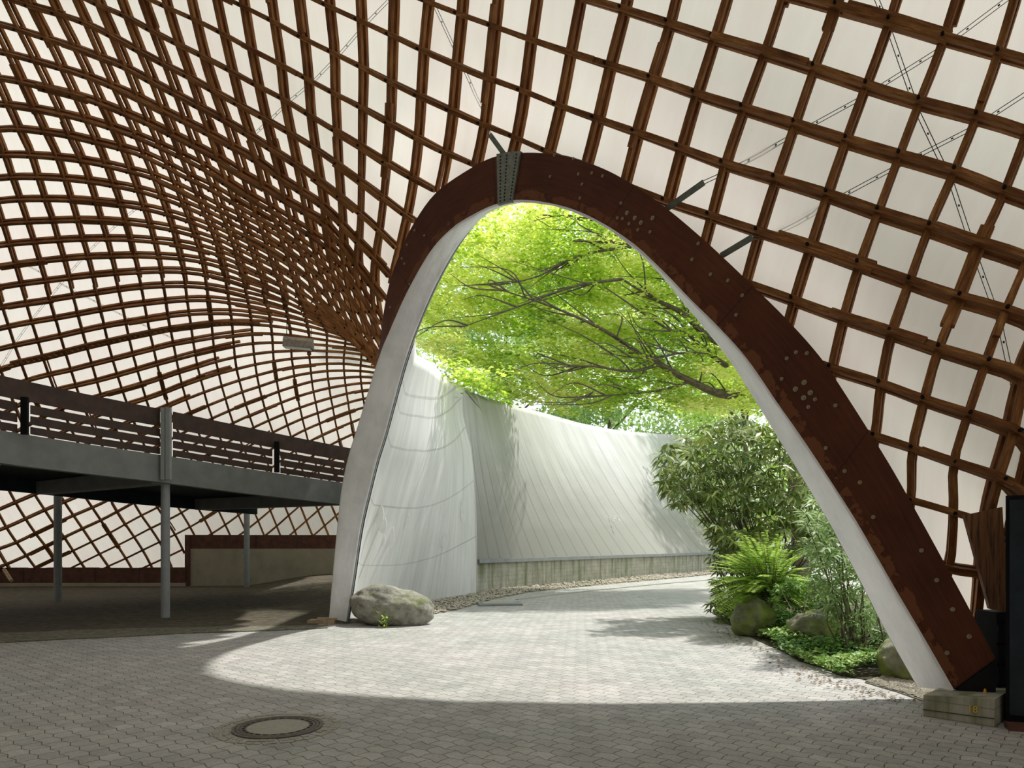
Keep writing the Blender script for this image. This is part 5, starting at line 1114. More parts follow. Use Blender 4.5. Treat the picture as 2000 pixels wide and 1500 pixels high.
def densify(pts, r_=.12, seed=1):
    rr = random.Random(seed); out = []
    for a, b in zip(pts, pts[1:] + pts[:1]):
        L_ = math.dist(a, b); n = max(1, int(L_ / .5))
        for k in range(n):
            t = k / n; out.append((a[0] + (b[0] - a[0]) * t + rr.uniform(-r_, r_), a[1] + (b[1] - a[1]) * t + rr.uniform(-r_, r_)))
    return out
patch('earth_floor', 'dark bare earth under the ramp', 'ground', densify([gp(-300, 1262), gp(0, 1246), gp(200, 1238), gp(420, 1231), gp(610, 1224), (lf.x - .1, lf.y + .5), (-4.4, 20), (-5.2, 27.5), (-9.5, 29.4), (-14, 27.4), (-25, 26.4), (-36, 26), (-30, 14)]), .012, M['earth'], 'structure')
patch('grit_strip', 'mossy grit along the edge of the paving at left', 'grit', densify([gp(-300, 1275), gp(0, 1256), gp(200, 1246), gp(420, 1236), gp(640, 1228), gp(640, 1222), gp(400, 1226), gp(200, 1231), gp(0, 1238), gp(-300, 1254)], .07, 2), .02, M['grit'], 'structure')
# earth bank by the cream wall
mb = MB(); G_ = []
for i in range(13):
    row = []
    for j in range(13):
        u = 470 + 230 * i / 12; y = 22 + 6.4 * j / 12
        h = max(0, math.sin(math.pi * min(1, i / 12) * .62)) ** 1.5 * math.sin(math.pi * .5 * j / 12) ** 1.3 * .45
        row.append(Vector((X0(u, y), y, h + .0)))
    G_.append(row)
mb.face_grid(G_); tag(mb.build('earth_bank', M['earth'], None, smooth=True), 'low bank of dark earth in front of the cream wall', 'earth bank', kind='structure')

# planting bed on the right and gravel margins
bed = [gp(1392, 1196), gp(1420, 1222), gp(1500, 1262), gp(1560, 1290), gp(1640, 1322), gp(1700, 1332), gp(1760, 1322), (5.6, 9.6), (9, 14), (12, 22), (9, 25), (6.0, 20)]
patch('planting_bed', 'dark soil of the planting bed right of the path', 'bed', densify(bed, .08, 3), .012, M['bed_soil'], 'structure')
grav_r = [gp(1690, 1333), gp(1740, 1320), (4.7, 9.0), (4.7, 7.4), gp(1812, 1372), gp(1760, 1354)]
patch('gravel_bed', 'gravel margin by the right foot of the arch', 'gravel', densify(grav_r, .04, 4), .012, M['gravel_base'], 'structure')
def pof(u, off): 
    p = pl(u, off); return (p.x, p.y)
grav_l = [gp(848, 1200), gp(900, 1190), gp(960, 1172), pof(960, -1.6), pof(1100, -1.6), pof(1250, -1.9), pof(1390, -2.0), pof(1480, -2.0), pof(1480, .1), pof(1390, .1), pof(1250, .1), pof(1100, .1), pof(960, .1), (-1.2, 23.3), gp(848, 1174), gp(820, 1180)]
patch('gravel_bed', 'gravel margin along the concrete plinth', 'gravel', grav_l, .012, M['gravel_base'], 'structure')
def inpoly(x, y, P):
    r = False; j = len(P) - 1
    for i in range(len(P)):
        if (P[i][1] > y) != (P[j][1] > y) and x < (P[j][0] - P[i][0]) * (y - P[i][1]) / (P[j][1] - P[i][1]) + P[i][0]: r = not r
        j = i
    return r
def scatter(poly, n, r0, r1, seed, name, label, m_, z=.01, bias=None):
    rr = random.Random(seed); mb = MB(); xs = [p[0] for p in poly]; ys = [p[1] for p in poly]; k = 0; tries = 0
    base = [(1, 0, 0), (0, 1, 0), (-1, 0, 0), (0, -1, 0), (0, 0, 1), (0, 0, -1)]
    fc = [(0, 1, 4), (1, 2, 4), (2, 3, 4), (3, 0, 4), (1, 0, 5), (2, 1, 5), (3, 2, 5), (0, 3, 5)]
    while k < n and tries < n * 60:
        tries += 1
        x, y = rr.uniform(min(xs), max(xs)), rr.uniform(min(ys), max(ys))
        if not inpoly(x, y, poly): continue
        if bias and rr.random() > bias(x, y): continue
        k += 1; r = rr.uniform(r0, r1) * (1 + max(0, y - 20) * .03); a = rr.uniform(0, 6.28); b = len(mb.v); e = rr.uniform(.6, 1)
        for px_, py_, pz_ in base:
            j_ = rr.uniform(.75, 1.2)
            mb.v.append((x + r * j_ * (px_ * math.cos(a) - py_ * e * math.sin(a)), y + r * j_ * (px_ * math.sin(a) + py_ * e * math.cos(a)), z + r * .45 + pz_ * r * .5 * j_)); mb.uv.append((0, 0))
        mb.f += [tuple(b + q for q in t) for t in fc]
    o_ = mb.build(name, m_); tag(o_, label, 'gravel', kind='stuff'); return o_
scatter(grav_l, 3800, .035, .07, 11, 'gravel', 'loose pale gravel along the foot of the outer shell', M['stones'], bias=lambda x, y: 1 if y < 26 else .5)
scatter(grav_r, 1500, .012, .03, 12, 'gravel', 'loose pale gravel around the right foot of the arch', M['stones'])
# far manhole lid and near manhole
def manhole(c, r, label, name='manhole_cover', rings=True):
    root = empty(name, c); tag(root, label, 'manhole')
    mb = MB(); seg = 56
    def circ(rr, z): return [Vector((rr * math.cos(6.28319 * k / seg), rr * math.sin(6.28319 * k / seg), z)) for k in range(seg)]
    prof = [(r, -.02), (r, .012), (r * .93, .014), (r * .925, .006), (r * .91, .006), (r * .905, .014), (r * .85, .014), (r * .845, .006), (r * .83, .006), (r * .825, .012), (r * .69, .012), (r * .685, .004)]
    mb.face_grid([circ(a, z) for a, z in prof], close=True); o_ = mb.build('rim', M['iron'], root); o_['label'] = 'cast iron rim'
    mb = MB()
    n = 26
    for k in range(n):
        a = 6.28319 * k / n; a2 = a + .15
        rr0, rr1 = r * .715, r * .775
        mb.poly([Vector((rr0 * math.cos(a), rr0 * math.sin(a), .0135)), Vector((rr1 * math.cos(a), rr1 * math.sin(a), .0135)), Vector((rr1 * math.cos(a2), rr1 * math.sin(a2), .0135)), Vector((rr0 * math.cos(a2), rr0 * math.sin(a2), .0135))])
    mb.build('vent_slots', M['black_steel'], root)
    mb = MB(); mb.face_grid([circ(r * .69, -.01), circ(r * .69, .009), circ(r * .66, .012)], close=True); mb.poly(circ(r * .66, .012)); mb.build('lid', M['lid_concrete'], root)['label'] = 'concrete-filled lid'
mh = ground(543, 1421); manhole(mh, .39, 'round manhole cover with iron rim and concrete centre in the foreground paving')
# collar of small broken setts round the manhole
rr = random.Random(5); mb = MB()
for k in range(96):
    a = 6.283 * (k // 2) / 48 + rr.uniform(-.015, .015) + (k % 2) * .06; d = (.437 if k % 2 else .512) + rr.uniform(-.004, .004)
    if k % 2 and rr.random() < .12: continue
    w, h = rr.uniform(.022, .029) * (1.15 if k % 2 == 0 else 1), rr.uniform(.026, .031)
    Mx = Matrix.Translation((mh.x + d * math.cos(a), mh.y + d * math.sin(a), 0)) @ Matrix.Rotation(a + 1.57, 4, 'Z')
    mb.box((-w, -h, -.005), (w, h, rr.uniform(.003, .008)), Mx)
o = mb.build('setts', M['lid_concrete']); tag(o, 'ring of small broken setts packed round the manhole', 'setts', kind='stuff')
fm = ground(975, 1181); root = empty('inspection_cover', fm); tag(root, 'flat grey inspection cover beside the gravel outside', 'cover')
mb = MB(); mb.hexa([(-.5, -.55, 0), (.62, -.35, 0), (.5, .5, 0), (-.62, .35, 0), (-.5, -.55, .05), (.62, -.35, .05), (.5, .5, .05), (-.62, .35, .05)]); mb.build('frame', M['deck_grey'], root)
mb = MB(); mb.hexa([(-.4, -.42, .051), (.5, -.27, .051), (.4, .4, .051), (-.5, .27, .051), (-.4, -.42, .06), (.5, -.27, .06), (.4, .4, .06), (-.5, .27, .06)]); mb.build('lid', M['lid_concrete'], root)
# path kerb line
mb = MB()
kp = [ground(u, v) for u, v in ((1010, 1172), (1080, 1163), (1140, 1156), (1200, 1150), (1280, 1142), (1390, 1133))]
for a, b in zip(kp, kp[1:]):
    d = (b - a).normalized(); n = Vector((-d.y, d.x, 0)) * .05
    mb.hexa([a - n, b - n, b + n, a + n] + [p + Vector((0, 0, .03)) for p in (a - n, b - n, b + n, a + n)])
tag(mb.build('path_kerb', M['lid_concrete']), 'thin concrete kerb line running along the outside path', 'kerb')

# ------------------------------------------------------------ things at the right edge
xl = X0(1964, 6.5); cab = empty('steel_cabinet', (xl, 6.5, 0), -.62); tag(cab, 'tall blue-black steel cabinet at the right edge of the hall', 'cabinet')
zt = at(1965, 968, 6.5).z
mb = MB(); mb.box((.0, .0, 0), (1.0, .4, zt)); mb.build('body', M['black_steel'], cab)
mb = MB(); mb.box((.03, -.025, .1), (.97, -.001, zt - .04)); dr_ = mb.build('door', M['dark_blue'], cab)
mb = MB(); mb.tube([(.86, -.045, 1.0), (.86, -.045, 1.16)], .01, 6); mb.build('handle', M['black_steel'], dr_)
mb = MB()
q = [at(1884, 1006, 7.0), at(1958, 990, 6.98), at(1969, 1194, 6.96), at(1934, 1190, 6.98)]
bk3 = [p + Vector((.05, .12, 0)) for p in q]
mb.hexa([q[3], q[2], bk3[2], bk3[3], q[0], q[1], bk3[1], bk3[0]])
tag(mb.build('tapered_board', M['grooved_wood']), 'orange-brown grooved tapered board standing beside the dark cabinet', 'board')
mb = MB(); mb.box((4.72, 6.98, 0), (6.2, 7.3, at(1900, 1196, 7.0).z))
for k in range(4): mb.box((4.72, 6.955, .08 + k * .2), (6.2, 6.979, .25 + k * .2))
tag(mb.build('low_partition', M['black_steel']), 'dark low plank partition behind the right foot of the arch', 'partition')
mb = MB(); mb.box((0, 0, 0), (.7, .16, .05), Matrix.Translation((4.36, 6.28, 0)) @ Matrix.Rotation(-.35, 4, 'Z')); tag(mb.build('sleeper', M['beam_wood']), 'dark timber sleeper on the ground right of the footing block', 'sleeper')

# ------------------------------------------------------------ hanging lamp, red rag
lamp = empty('hanging_lamp', at(582, 668, 22.3)); tag(lamp, 'dusty trough-shaped lamp hanging from the lattice above the ramp', 'lamp')
mb = MB(); prof = [(-.17, -.2), (-.13, .02), (-.06, .13), (.06, .13), (.13, .02), (.17, -.2)]
def lampsec(x, k=1): return [Vector((x, a * k, b_ - x * .09)) for a, b_ in prof]
xs_ = [(-.44, .85), (-.38, 1), (-.1, 1), (.2, .98), (.4, 1), (.47, .85)]
mb.face_grid([lampsec(x, k) for x, k in xs_]); mb.poly(lampsec(-.44, .85)); mb.poly(lampsec(.47, .85)[::-1])
mb.build('housing', M['dusty'], lamp)
mb = MB(); mb.box((-.4, -.14, -.2), (.42, .14, -.17), Matrix.Rotation(.09, 4, 'Y')); mb.build('glass', M['white_glass'], lamp)
mb = MB(); mb.tube([(-.36, 0, .1), (-.34, 0, .62)], .014, 6); mb.tube([(.4, 0, .08), (.42, 0, .5)], .01, 6); mb.build('suspension_rods', M['wire'], lamp)
mb = MB(); a = at(593, 631, 22.7); b_ = at(597, 650, 22.7)
mb.sweep([a, a.lerp(b_, .4) + Vector((.03, 0, 0)), b_], [Vector((0, 1, 0))] * 3, [Vector((1, 0, 0))] * 3, .09, .03)
tag(mb.build('red_rag', M['red_cloth']), 'small red rag tied to a lath above the hanging lamp', 'rag')

# ------------------------------------------------------------ plants
class Leaves:
    def __init__(s, seed): s.r = np.random.default_rng(seed); s.P = []; s.T = []
    def add(s, pos, d, up, L, W_, tone, fold=.18, droop=.0):
        """pos,d,up arrays (n,3); four-point folded leaves"""
        n = len(pos); d = d / np.linalg.norm(d, axis=1)[:, None]
        side = np.cross(d, up); side /= np.maximum(np.linalg.norm(side, axis=1), 1e-6)[:, None]
        up2 = np.cross(side, d); L = np.asarray(L).reshape(-1, 1) * np.ones((n, 1)); W_ = np.asarray(W_).reshape(-1, 1) * np.ones((n, 1))
        base = pos; tip = pos + d * L - up2 * L * droop
        m = pos + d * L * .45
        l = m - side * W_ * .5 + up2 * W_ * fold; r_ = m + side * W_ * .5 + up2 * W_ * fold
        s.P.append(np.stack([base, r_, tip, l], 1)); s.T.append(np.asarray(tone).reshape(-1) * np.ones(n))
    def build(s, name, m_, parent=None, origin=(0, 0, 0)):
        P = np.concatenate(s.P).reshape(-1, 3) - np.array(origin); T = np.repeat(np.clip(np.concatenate(s.T), 0, 1), 4); n = len(P) // 4
        me = bpy.data.meshes.new(name); me.vertices.add(len(P)); me.vertices.foreach_set('co', P.astype(np.float32).ravel())
        me.loops.add(4 * n); me.loops.foreach_set('vertex_index', np.arange(4 * n, dtype=np.int32))
        me.polygons.add(n); me.polygons.foreach_set('loop_start', np.arange(0, 4 * n, 4, dtype=np.int32)); me.polygons.foreach_set('loop_total', np.full(n, 4, np.int32))
        a = me.attributes.new('tone', 'FLOAT', 'POINT'); a.data.foreach_set('value', T.astype(np.float32))
        me.update(); me.validate(); me.materials.append(m_)
        o_ = bpy.data.objects.new(name, me); C.objects.link(o_)
        if parent: o_.parent = parent
        o_['kind'] = 'stuff' if parent is None else 'stuff'
        return o_
def unit(r, n):
    v = r.normal(size=(n, 3)); return v / np.linalg.norm(v, axis=1)[:, None]
def A3(v): return np.array(v, float)

def spray_tree(name, label, base, branches, sprays, m_, seed, leafL, per=60, spread=1.0, group=None, tone_bias=None, kind_trunk=.25):
    root = empty(name, base); tag(root, label, 'tree', group)
    mb = MB()
    for pts, r0, r1 in branches:
        L_ = [Vector(p) for p in pts]; d_ = [cr(L_, k / 5) for k in range((len(L_) - 1) * 5 + 1)]
        mb.tube(d_, r0, 7, r1)
    o_ = mb.build('trunk_and_branches', M['bark'], root, origin=base); o_.location = (0, 0, 0)
    lv = Leaves(seed); r = lv.r
    for c, sz, dr, tone in sprays:
        n = per
        # flat layered spray: leaves in two ranks along small twigs
        dr = A3(dr); dr /= np.linalg.norm(dr)
        up = A3((0, 0, 1)); sd = np.cross(dr, up); sd /= np.linalg.norm(sd)
        a = r.uniform(-1, 1, n); b_ = r.uniform(-1, 1, n) * (1 - .5 * np.abs(a))
        pos = A3(c) + dr * (a * sz)[:, None] + sd * (b_ * sz * .75)[:, None] + up * (r.normal(0, .1, n) * sz - .12 * sz * (a * a + b_ * b_))[:, None]
        az = r.uniform(0, 6.283, n)
        d = dr * (.8 + .3 * np.cos(az))[:, None] + sd * np.sin(az)[:, None] * .9 + up * r.uniform(-.5, .2, n)[:, None]
        upn = up + r.normal(0, .38, (n, 3))
        lv.add(pos, d, upn, leafL * r.uniform(.7, 1.25, n), leafL * .55 * r.uniform(.8, 1.2, n), tone + r.normal(0, .2, n))
    o_ = lv.build('foliage', m_, root, origin=base)
    return root

rng = np.random.default_rng(21)
# the big beech-like tree whose limbs sweep in from the right
tb = Vector((10.1, 25.0, 0))
limbs = [
    ([tb, (10.0, 25.0, 3.0), (9.5, 24.6, 5.2), at(1500, 760, 24.4)], .34, .26),
    ([at(1500, 760, 24.4), at(1420, 772, 23.9), at(1350, 745, 23.4), at(1290, 712, 22.9), at(1250, 690, 22.6), at(1200, 655, 22.2)], .17, .03),
    ([at(1500, 760, 24.4), at(1440, 690, 23.9), at(1380, 655, 23.4), at(1330, 610, 23.2), at(1280, 585, 22.9), at(1215, 545, 22.4)], .16, .03),
    ([at(1420, 715, 24), at(1385, 690, 23.6), at(1340, 650, 23), at(1300, 640, 22.4), at(1180, 560, 21.9)], .09, .02),
    ([at(1500, 760, 24.4), at(1470, 650, 24.4), at(1400, 560, 23.9), at(1330, 520, 23.4), at(1240, 480, 23), at(1120, 470, 22.4)], .18, .03),
    ([at(1400, 560, 23.9), at(1300, 470, 23.4), at(1180, 430, 23), at(1060, 420, 22.6)], .09, .02),
    ([at(1290, 712, 22.9), at(1230, 725, 22.4), at(1150, 715, 22), at(1060, 720, 21.6)], .06, .012),
    ([at(1350, 745, 23.4), at(1290, 762, 23), at(1220, 770, 22.4), at(1130, 775, 22)], .05, .012),
    ([at(1250, 690, 22.6), at(1170, 640, 22.2), at(1080, 600, 21.8), at(960, 560, 21.4)], .07, .014),
    ([at(1240, 480, 23), at(1130, 500, 22.6), at(1050, 540, 22.2), at(960, 560, 21.8)], .05, .012),
    ([at(1215, 545, 22.4), at(1120, 560, 22.2), at(1010, 600, 21.8), at(900, 640, 21.4)], .05, .012),
    ([at(1385, 690, 23.6), at(1330, 690, 22.8), at(1260, 700, 22.4), at(1180, 690, 22)], .045, .01),
    ([at(1440, 690, 23.9), at(1400, 640, 23.4), at(1360, 570, 23), at(1300, 540, 22.8)], .08, .02),
]
rt_ = random.Random(77)
for pts, r0, r1 in list(limbs)[1:]:
    Lp = [Vector(p) for p in pts]
    for k in range(9):
        t = rt_.uniform(.4, len(Lp) - 1.05); p0 = cr(Lp, t); d = (cr(Lp, min(t + .3, len(Lp) - 1)) - p0).normalized()
        q1 = p0 + d * rt_.uniform(.5, 1.1) + Vector((rt_.gauss(0, .25), rt_.gauss(0, .4), rt_.uniform(-.25, .6)))
        q2 = q1 + d * rt_.uniform(.5, 1.2) + Vector((rt_.gauss(0, .35), rt_.gauss(0, .4), rt_.uniform(-.35, .45)))
        limbs.append(([p0, q1, q2], .03, .006))
sprays = []
for k in range(1150):
    u = rng.uniform(815, 1530); v = rng.uniform(375, 800)
    lo = interp([(810, 655), (850, 690), (900, 745), (960, 770), (1040, 795), (1130, 800), (1250, 790), (1300, 800), (1500, 835), (1600, 860)], u)
    if v > lo + rng.normal(0, 6): continue
    y = rng.uniform(22.3, 28.5) if not (u < 960 and v > 715) else rng.uniform(17.5, 21)
    # thin patch of sky near the crown of the arch on the left
    if u < 1000 and v < 500 and rng.random() < .35: continue
    if 950 < u < 1090 and 640 < v < 690 and rng.random() < .8: continue
    if u < 900 and v > 610 and rng.random() < .55: continue
    t = .5 + .28 * math.sin(u * .021 + v * .013) + rng.normal(0, .18)
    sprays.append((at(u, v, y), rng.uniform(.45, .95), (-1, -.25 + rng.normal(0, .3), .25 + rng.normal(0, .15)), t))
spray_tree('broadleaf_tree', 'bright green broadleaf tree whose limbs sweep in from the right behind the arch', tb, limbs, sprays, M['beech_leaf'], 5, .175, per=80)

# paler trees farther off
def far_tree(x, y, h, rad, seed, m_, label, n=3200, L_=.42, lowz=1.0, bias=0, name='broadleaf_tree'):
    base = Vector((x, y, 0)); root = empty(name, base); tag(root, label, 'tree', 'trees beyond the low shell')
    mb = MB(); rr = random.Random(seed)
    mb.tube([base, base + Vector((.2, 0, h * .4)), base + Vector((-.2, .3, h * .8))], .3, 7, .08)
    for k in range(7):
        a = rr.uniform(0, 6.28); z = rr.uniform(.3, .7) * h
        mb.tube([base + Vector((0, 0, z)), base + Vector((math.cos(a) * rad * .5, math.sin(a) * rad * .5, z + h * .12)), base + Vector((math.cos(a) * rad * .85, math.sin(a) * rad * .85, z + h * .2))], .1, 5, .02)
    o_ = mb.build('trunk_and_branches', M['bark'], root, origin=base); o_.location = (0, 0, 0)
    lv = Leaves(seed); r = lv.r; nc = 60
    cc = unit(r, nc) * (r.uniform(.35, 1, nc) ** .6)[:, None]
    cen = A3(base) + cc * np.array([rad, rad, (h - lowz) / 2]) + np.array([0, 0, lowz + (h - lowz) / 2])
    for c in cen:
        k = n // nc; pos = c + unit(r, k) * (r.uniform(0, 1, k) ** .5)[:, None] * np.array([rad * .32, rad * .32, rad * .2])
        d = unit(r, k) + A3((0, 0, -.3)); up = A3((0, 0, 1)) + r.normal(0, .4, (k, 3))
        lv.add(pos, d, up, L_ * r.uniform(.7, 1.3, k), L_ * .6, .5 + bias + r.normal(0, .2, k))
    lv.build('foliage', m_, root, origin=base)
far_tree(-8.5, 50, 24, 7.0, 31, M['far_leaf'], 'pale green tree seen above the ridge behind the left leg of the arch', 9000)
far_tree(-.5, 58, 29, 8.0, 32, M['far_leaf'], 'tall pale tree behind the middle of the low shell', 11000, L_=.5)
far_tree(8.5, 64, 30, 8.5, 33, M['far_leaf'], 'darker tree rising over the far end of the low shell', 11000, L_=.5, bias=-.2)
far_tree(17.5, 58, 27, 8.0, 34, M['far_leaf'], 'fresh green tree far behind the long-leaved shrub', 11000, bias=.1)
far_tree(14.6, 45, 15, 4.6, 35, M['fresh_leaf'], 'yellow-green tree above the long-leaved shrub', 7000, L_=.3, bias=.1)

# whorled long-leaved shrub
def whorls(lv, centres, nleaf, L_, W_, tone, droop=.5, out=1.0):
    r = lv.r
    for c, axis in centres:
        n = nleaf; a = np.arange(n) / n * 6.283 + r.uniform(0, 6.28)
        ax = A3(axis); ax /= np.linalg.norm(ax); e1 = np.cross(ax, A3((.3, .2, 1))); e1 /= np.linalg.norm(e1); e2 = np.cross(ax, e1)
        rad = e1 * np.cos(a)[:, None] + e2 * np.sin(a)[:, None]
        d = rad * out + ax * r.uniform(-.1, .55, n)[:, None] + A3((0, 0, -droop)) * r.uniform(.5, 1.3, n)[:, None]
        up = ax - rad * .2 + r.normal(0, .15, (n, 3))
        k = r.uniform(.7, 1.2, n) * L_
        t = tone + r.normal(0, .2, n)
        # two-piece leaf: base half then drooping tip half
        dn_ = d / np.linalg.norm(d, axis=1)[:, None]
        lv.add(A3(c) + rad * .02, d, up, k, W_ * r.uniform(.8, 1.2, n), t, .2, .15)
def shrub(name, label, base, clusters, m_, seed, nleaf, L_, W_, droop, tone=.5, cat='shrub', stems=16, stem_r=.03):
    root = empty(name, base); tag(root, label, cat)
    lv = Leaves(seed); whorls(lv, clusters, nleaf, L_, W_, tone, droop)
    lv.build('foliage', m_, root, origin=base)
    mb = MB(); rr = random.Random(seed)
    for k in range(stems):
        c = Vector(rr.choice(clusters)[0]); b0_ = base + Vector((rr.uniform(-.35, .35), rr.uniform(-.3, .3), 0))
        mb.tube([b0_, b0_.lerp(c, .45) + Vector((rr.uniform(-.2, .2), rr.uniform(-.2, .2), .15)), c], stem_r, 5, .006)
    o_ = mb.build('stems', M['bark'], root, origin=base); o_.location = (0, 0, 0); return root
def clusters_px(n, seed, region, y0, y1, axis=(0, -.25, 1)):
    r = random.Random(seed); out = []
    while len(out) < n:
        us = [p[0] for p in region]; vs = [p[1] for p in region]
        u, v = r.uniform(min(us), max(us)), r.uniform(min(vs), max(vs))
        if inpoly(u, v, region):
            out.append((at(u, v, r.uniform(y0, y1)), (axis[0] + r.gauss(0, .35), axis[1] + r.gauss(0, .35), axis[2])))
    return out
reg = [(1285, 905), (1300, 865), (1345, 850), (1385, 820), (1440, 812), (1500, 830), (1560, 850), (1640, 960), (1660, 1040), (1600, 1075), (1540, 1040), (1470, 1060), (1400, 1075), (1388, 1030), (1370, 985), (1320, 985), (1300, 955)]
shrub('rhododendron', 'tall dark shrub with long drooping leaves overhanging the path', ground(1500, 1200), clusters_px(520, 4, reg, 14.0, 16.9), M['rhodo_leaf'], 41, 10, .29, .062, .7, .5, stems=50)
reg = [(1388, 1075), (1440, 1060), (1560, 1060), (1560, 1170), (1450, 1200), (1395, 1215), (1378, 1165), (1395, 1120)]
shrub('low_shrub', 'dark narrow-leaved low shrub hanging over the edge of the path', ground(1462, 1212), clusters_px(200, 5, reg, 14.3, 15.8), M['rhodo_leaf'], 42, 10, .22, .045, .7, .4, stems=20)
reg = [(1570, 1000), (1600, 960), (1640, 985), (1690, 1080), (1745, 1190), (1755, 1260), (1700, 1270), (1640, 1240), (1600, 1180), (1575, 1100)]
shrub('silver_leaf_shrub', 'pale silvery-green shrub with long leaves close to the right leg of the arch', ground(1690, 1290), clusters_px(330, 6, reg, 10.0, 11.8), M['silver_leaf'], 43, 10, .18, .036, .35, .55, stems=26, stem_r=.015)
reg = [(1500, 1150), (1600, 1120), (1640, 1180), (1700, 1240), (1740, 1290), (1650, 1270), (1560, 1200), (1510, 1180)]
shrub('leafy_shrub', 'low mid-green shrub between the mossy boulders and the arch', ground(1620, 1265), clusters_px(420, 7, reg, 12.3, 13.6), M['ivy_leaf'], 44, 9, .1, .05, .3, .6, stems=24, stem_r=.01)

# feathery compound-leaved shrub
base = ground(1500, 1222); root = empty('feathery_shrub', base); tag(root, 'fresh green shrub with feathery compound leaves in front of the dark shrub', 'shrub')
lv = Leaves(51); r = lv.r; mb = MB()
crown = at(1505, 1165, 13.2)
fronds = [(1385, 1150), (1400, 1190), (1395, 1100), (1480, 1130), (1550, 1110), (1400, 1085), (1395, 1120), (1410, 1060), (1440, 1035), (1470, 1030), (1490, 1045), (1520, 1050), (1550, 1075), (1575, 1095), (1590, 1125), (1400, 1160), (1420, 1140), (1430, 1100),
          (1460, 1075), (1500, 1090), (1530, 1110), (1560, 1130), (1590, 1150), (1450, 1130), (1390, 1180), (1425, 1175), (1470, 1150), (1570, 1165), (1600, 1180), (1540, 1150), (1440, 1060), (1510, 1070), (1480, 1105)]
for (u, v) in fronds:
    for rep in range(3):
        tip = at(u + r.normal(0, 8), v + r.normal(0, 8) + rep * 8, 12.4 + r.uniform(-.5, .9)); mid = crown.lerp(tip, .55) + Vector((0, 0, .16))
        start = crown + Vector((r.normal(0, .1), r.normal(0, .1), r.uniform(-.1, .15)))
        pts = [start, mid, tip]; mb.tube([cr(pts, k / 5) for k in range(11)], .006, 4, .002)
        n = 20
        for k in range(n):
            t = .5 + 1.5 * k / n; p = cr(pts, t); q_ = cr(pts, min(2, t + .05)); d = (q_ - p).normalized()
            s1 = d.cross(Vector((0, 0, 1))).normalized()
            ll = .13 * (1 - .5 * abs(k / n - .4))
            for sg in (-1, 1):
                dd = A3(s1 * sg + d * .35 + Vector((0, 0, -.15)))
                lv.add(A3(p)[None], dd[None], A3((0, 0, 1))[None] + r.normal(0, .2, (1, 3)), ll, .042, .65 + r.normal(0, .18), .1)
lv.build('foliage', M['fresh_leaf'], root, origin=base)
mb.tube([base, base.lerp(crown, .5) + Vector((.05, 0, 0)), crown], .02, 6, .012)
o = mb.build('stems', M['bark'], root, origin=base); o.location = (0, 0, 0)

# ivy carpet
ivy = [gp(1400, 1200), gp(1432, 1226), gp(1500, 1255), gp(1545, 1290), gp(1600, 1312), gp(1650, 1326), gp(1720, 1318), (4.95, 9.4), (5.9, 10.5), (6.3, 13.5), (6.0, 16.5), gp(1420, 1185)]
lv = Leaves(61); r = lv.r; pr = []
while len(pr) < 15000:
    x, y = r.uniform(3.2, 6.4), r.uniform(8.4, 17)
    if inpoly(x, y, ivy): pr.append((x, y, .03 + .14 * abs(math.sin(x * 3.1) * math.sin(y * 2.3)) + r.uniform(0, .12)))
pr = np.array(pr); n = len(pr); az = r.uniform(0, 6.283, n)
lv.add(pr, np.stack([np.cos(az), np.sin(az) - .3, r.uniform(-.3, .35, n)], 1), A3((0, 0, 1)) + r.normal(0, .35, (n, 3)), r.uniform(.045, .09, n), r.uniform(.045, .08, n), .5 + .3 * np.sin(pr[:, 0] * 5 + pr[:, 1] * 2) + r.normal(0, .2, n))
o = lv.build('ivy', M['ivy_leaf']); tag(o, 'carpet of ivy covering the planting bed beside the path', 'ivy', kind='stuff')
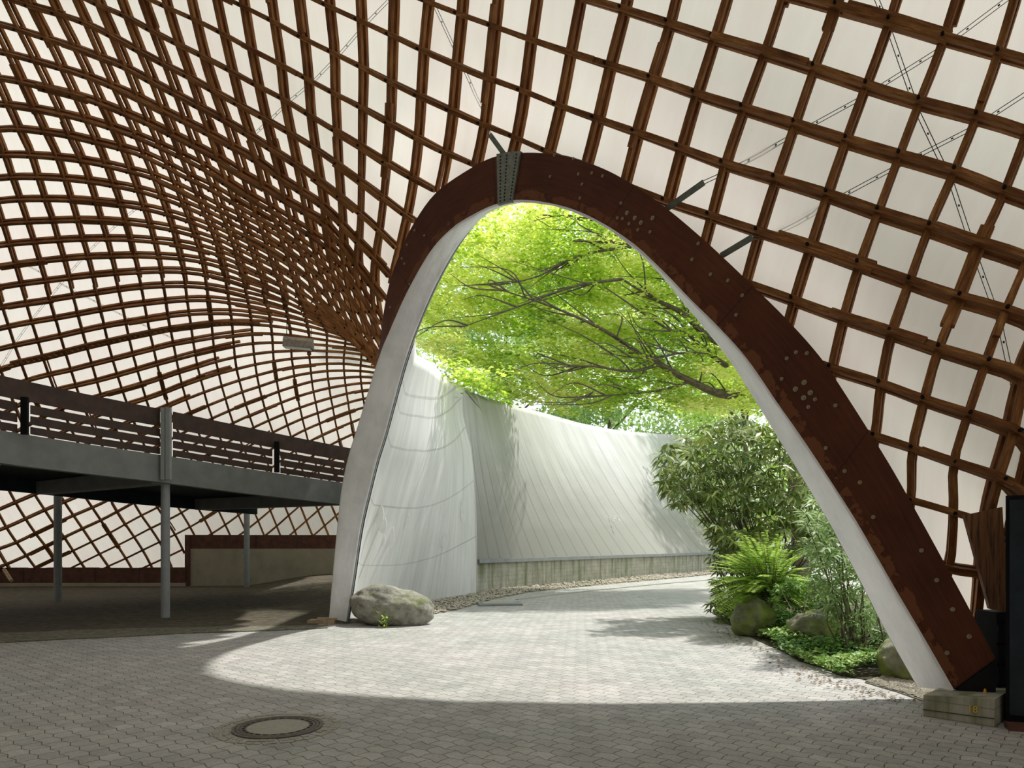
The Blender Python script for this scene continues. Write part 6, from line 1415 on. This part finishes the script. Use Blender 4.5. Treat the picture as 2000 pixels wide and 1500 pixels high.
# boulders in the bed
o = rock('boulder', M['boulder_moss'], at(1474, 1200, 12.75), (.36, .3, .38), 7, 5, .24); o.location.z = .3
tag(o, 'bright mossy boulder at the edge of the path below the feathery shrub', 'boulder')
o = rock('boulder', M['boulder_moss'], at(1597, 1218, 11.5), (.42, .34, .34), 9, 5, .22); o.location.z = .24
tag(o, 'dull green boulder half buried in ivy at the middle of the bed', 'boulder')
o = rock('boulder', M['boulder_moss'], at(1772, 1300, 8.75), (.33, .3, .3), 12, 5, .2, .4); o.location.z = .2
tag(o, 'pale mossy boulder right behind the right foot of the arch', 'boulder')
# weed by the left boulder
base = ground(752, 1226); root = empty('weed', base); tag(root, 'small green weed sprouting in front of the left boulder', 'weed')
lv = Leaves(71); r = lv.r
for k in range(26):
    az = r.uniform(0, 6.28); z = r.uniform(0, .28)
    lv.add(A3((base.x + r.normal(0, .05), base.y + r.normal(0, .04), z))[None], A3((math.cos(az), math.sin(az), .6))[None], A3((0, 0, 1))[None], .13, .035, .8 + r.normal(0, .1), .1)
lv.build('foliage', M['fresh_leaf'], root, origin=base)
mb = MB(); mb.tube([base, base + Vector((.01, 0, .28))], .006, 4, .002); o = mb.build('stems', M['fresh_leaf'], root, origin=base); o.location = (0, 0, 0)
# litter of leaves on the paving by the bed
lv = Leaves(81); r = lv.r; pr = []
edge_c = [gp(1400, 1212), gp(1440, 1238), gp(1520, 1280), gp(1600, 1318), gp(1700, 1345), gp(1790, 1372)]
for k in range(420):
    t = r.uniform(0, 5); i = min(int(t), 4); f_ = t - i
    pr.append((edge_c[i][0] + (edge_c[i + 1][0] - edge_c[i][0]) * f_ - abs(r.normal(0, .22)), edge_c[i][1] + (edge_c[i + 1][1] - edge_c[i][1]) * f_ - abs(r.normal(0, .12)), .012))
pr = np.array(pr); n = len(pr); az = r.uniform(0, 6.28, n)
lv.add(pr, np.stack([np.cos(az), np.sin(az), r.uniform(0, .2, n)], 1), A3((0, 0, 1)) + r.normal(0, .2, (n, 3)), .05, .03, r.uniform(0, .7, n))
leafmat('dry_leaf', (.1, .05, .02), (.2, .13, .05), (.3, .3, .08), .1)
o = lv.build('leaf_litter', M['dry_leaf']); tag(o, 'dry leaf litter along the edge of the planting bed', 'leaf litter', kind='stuff')
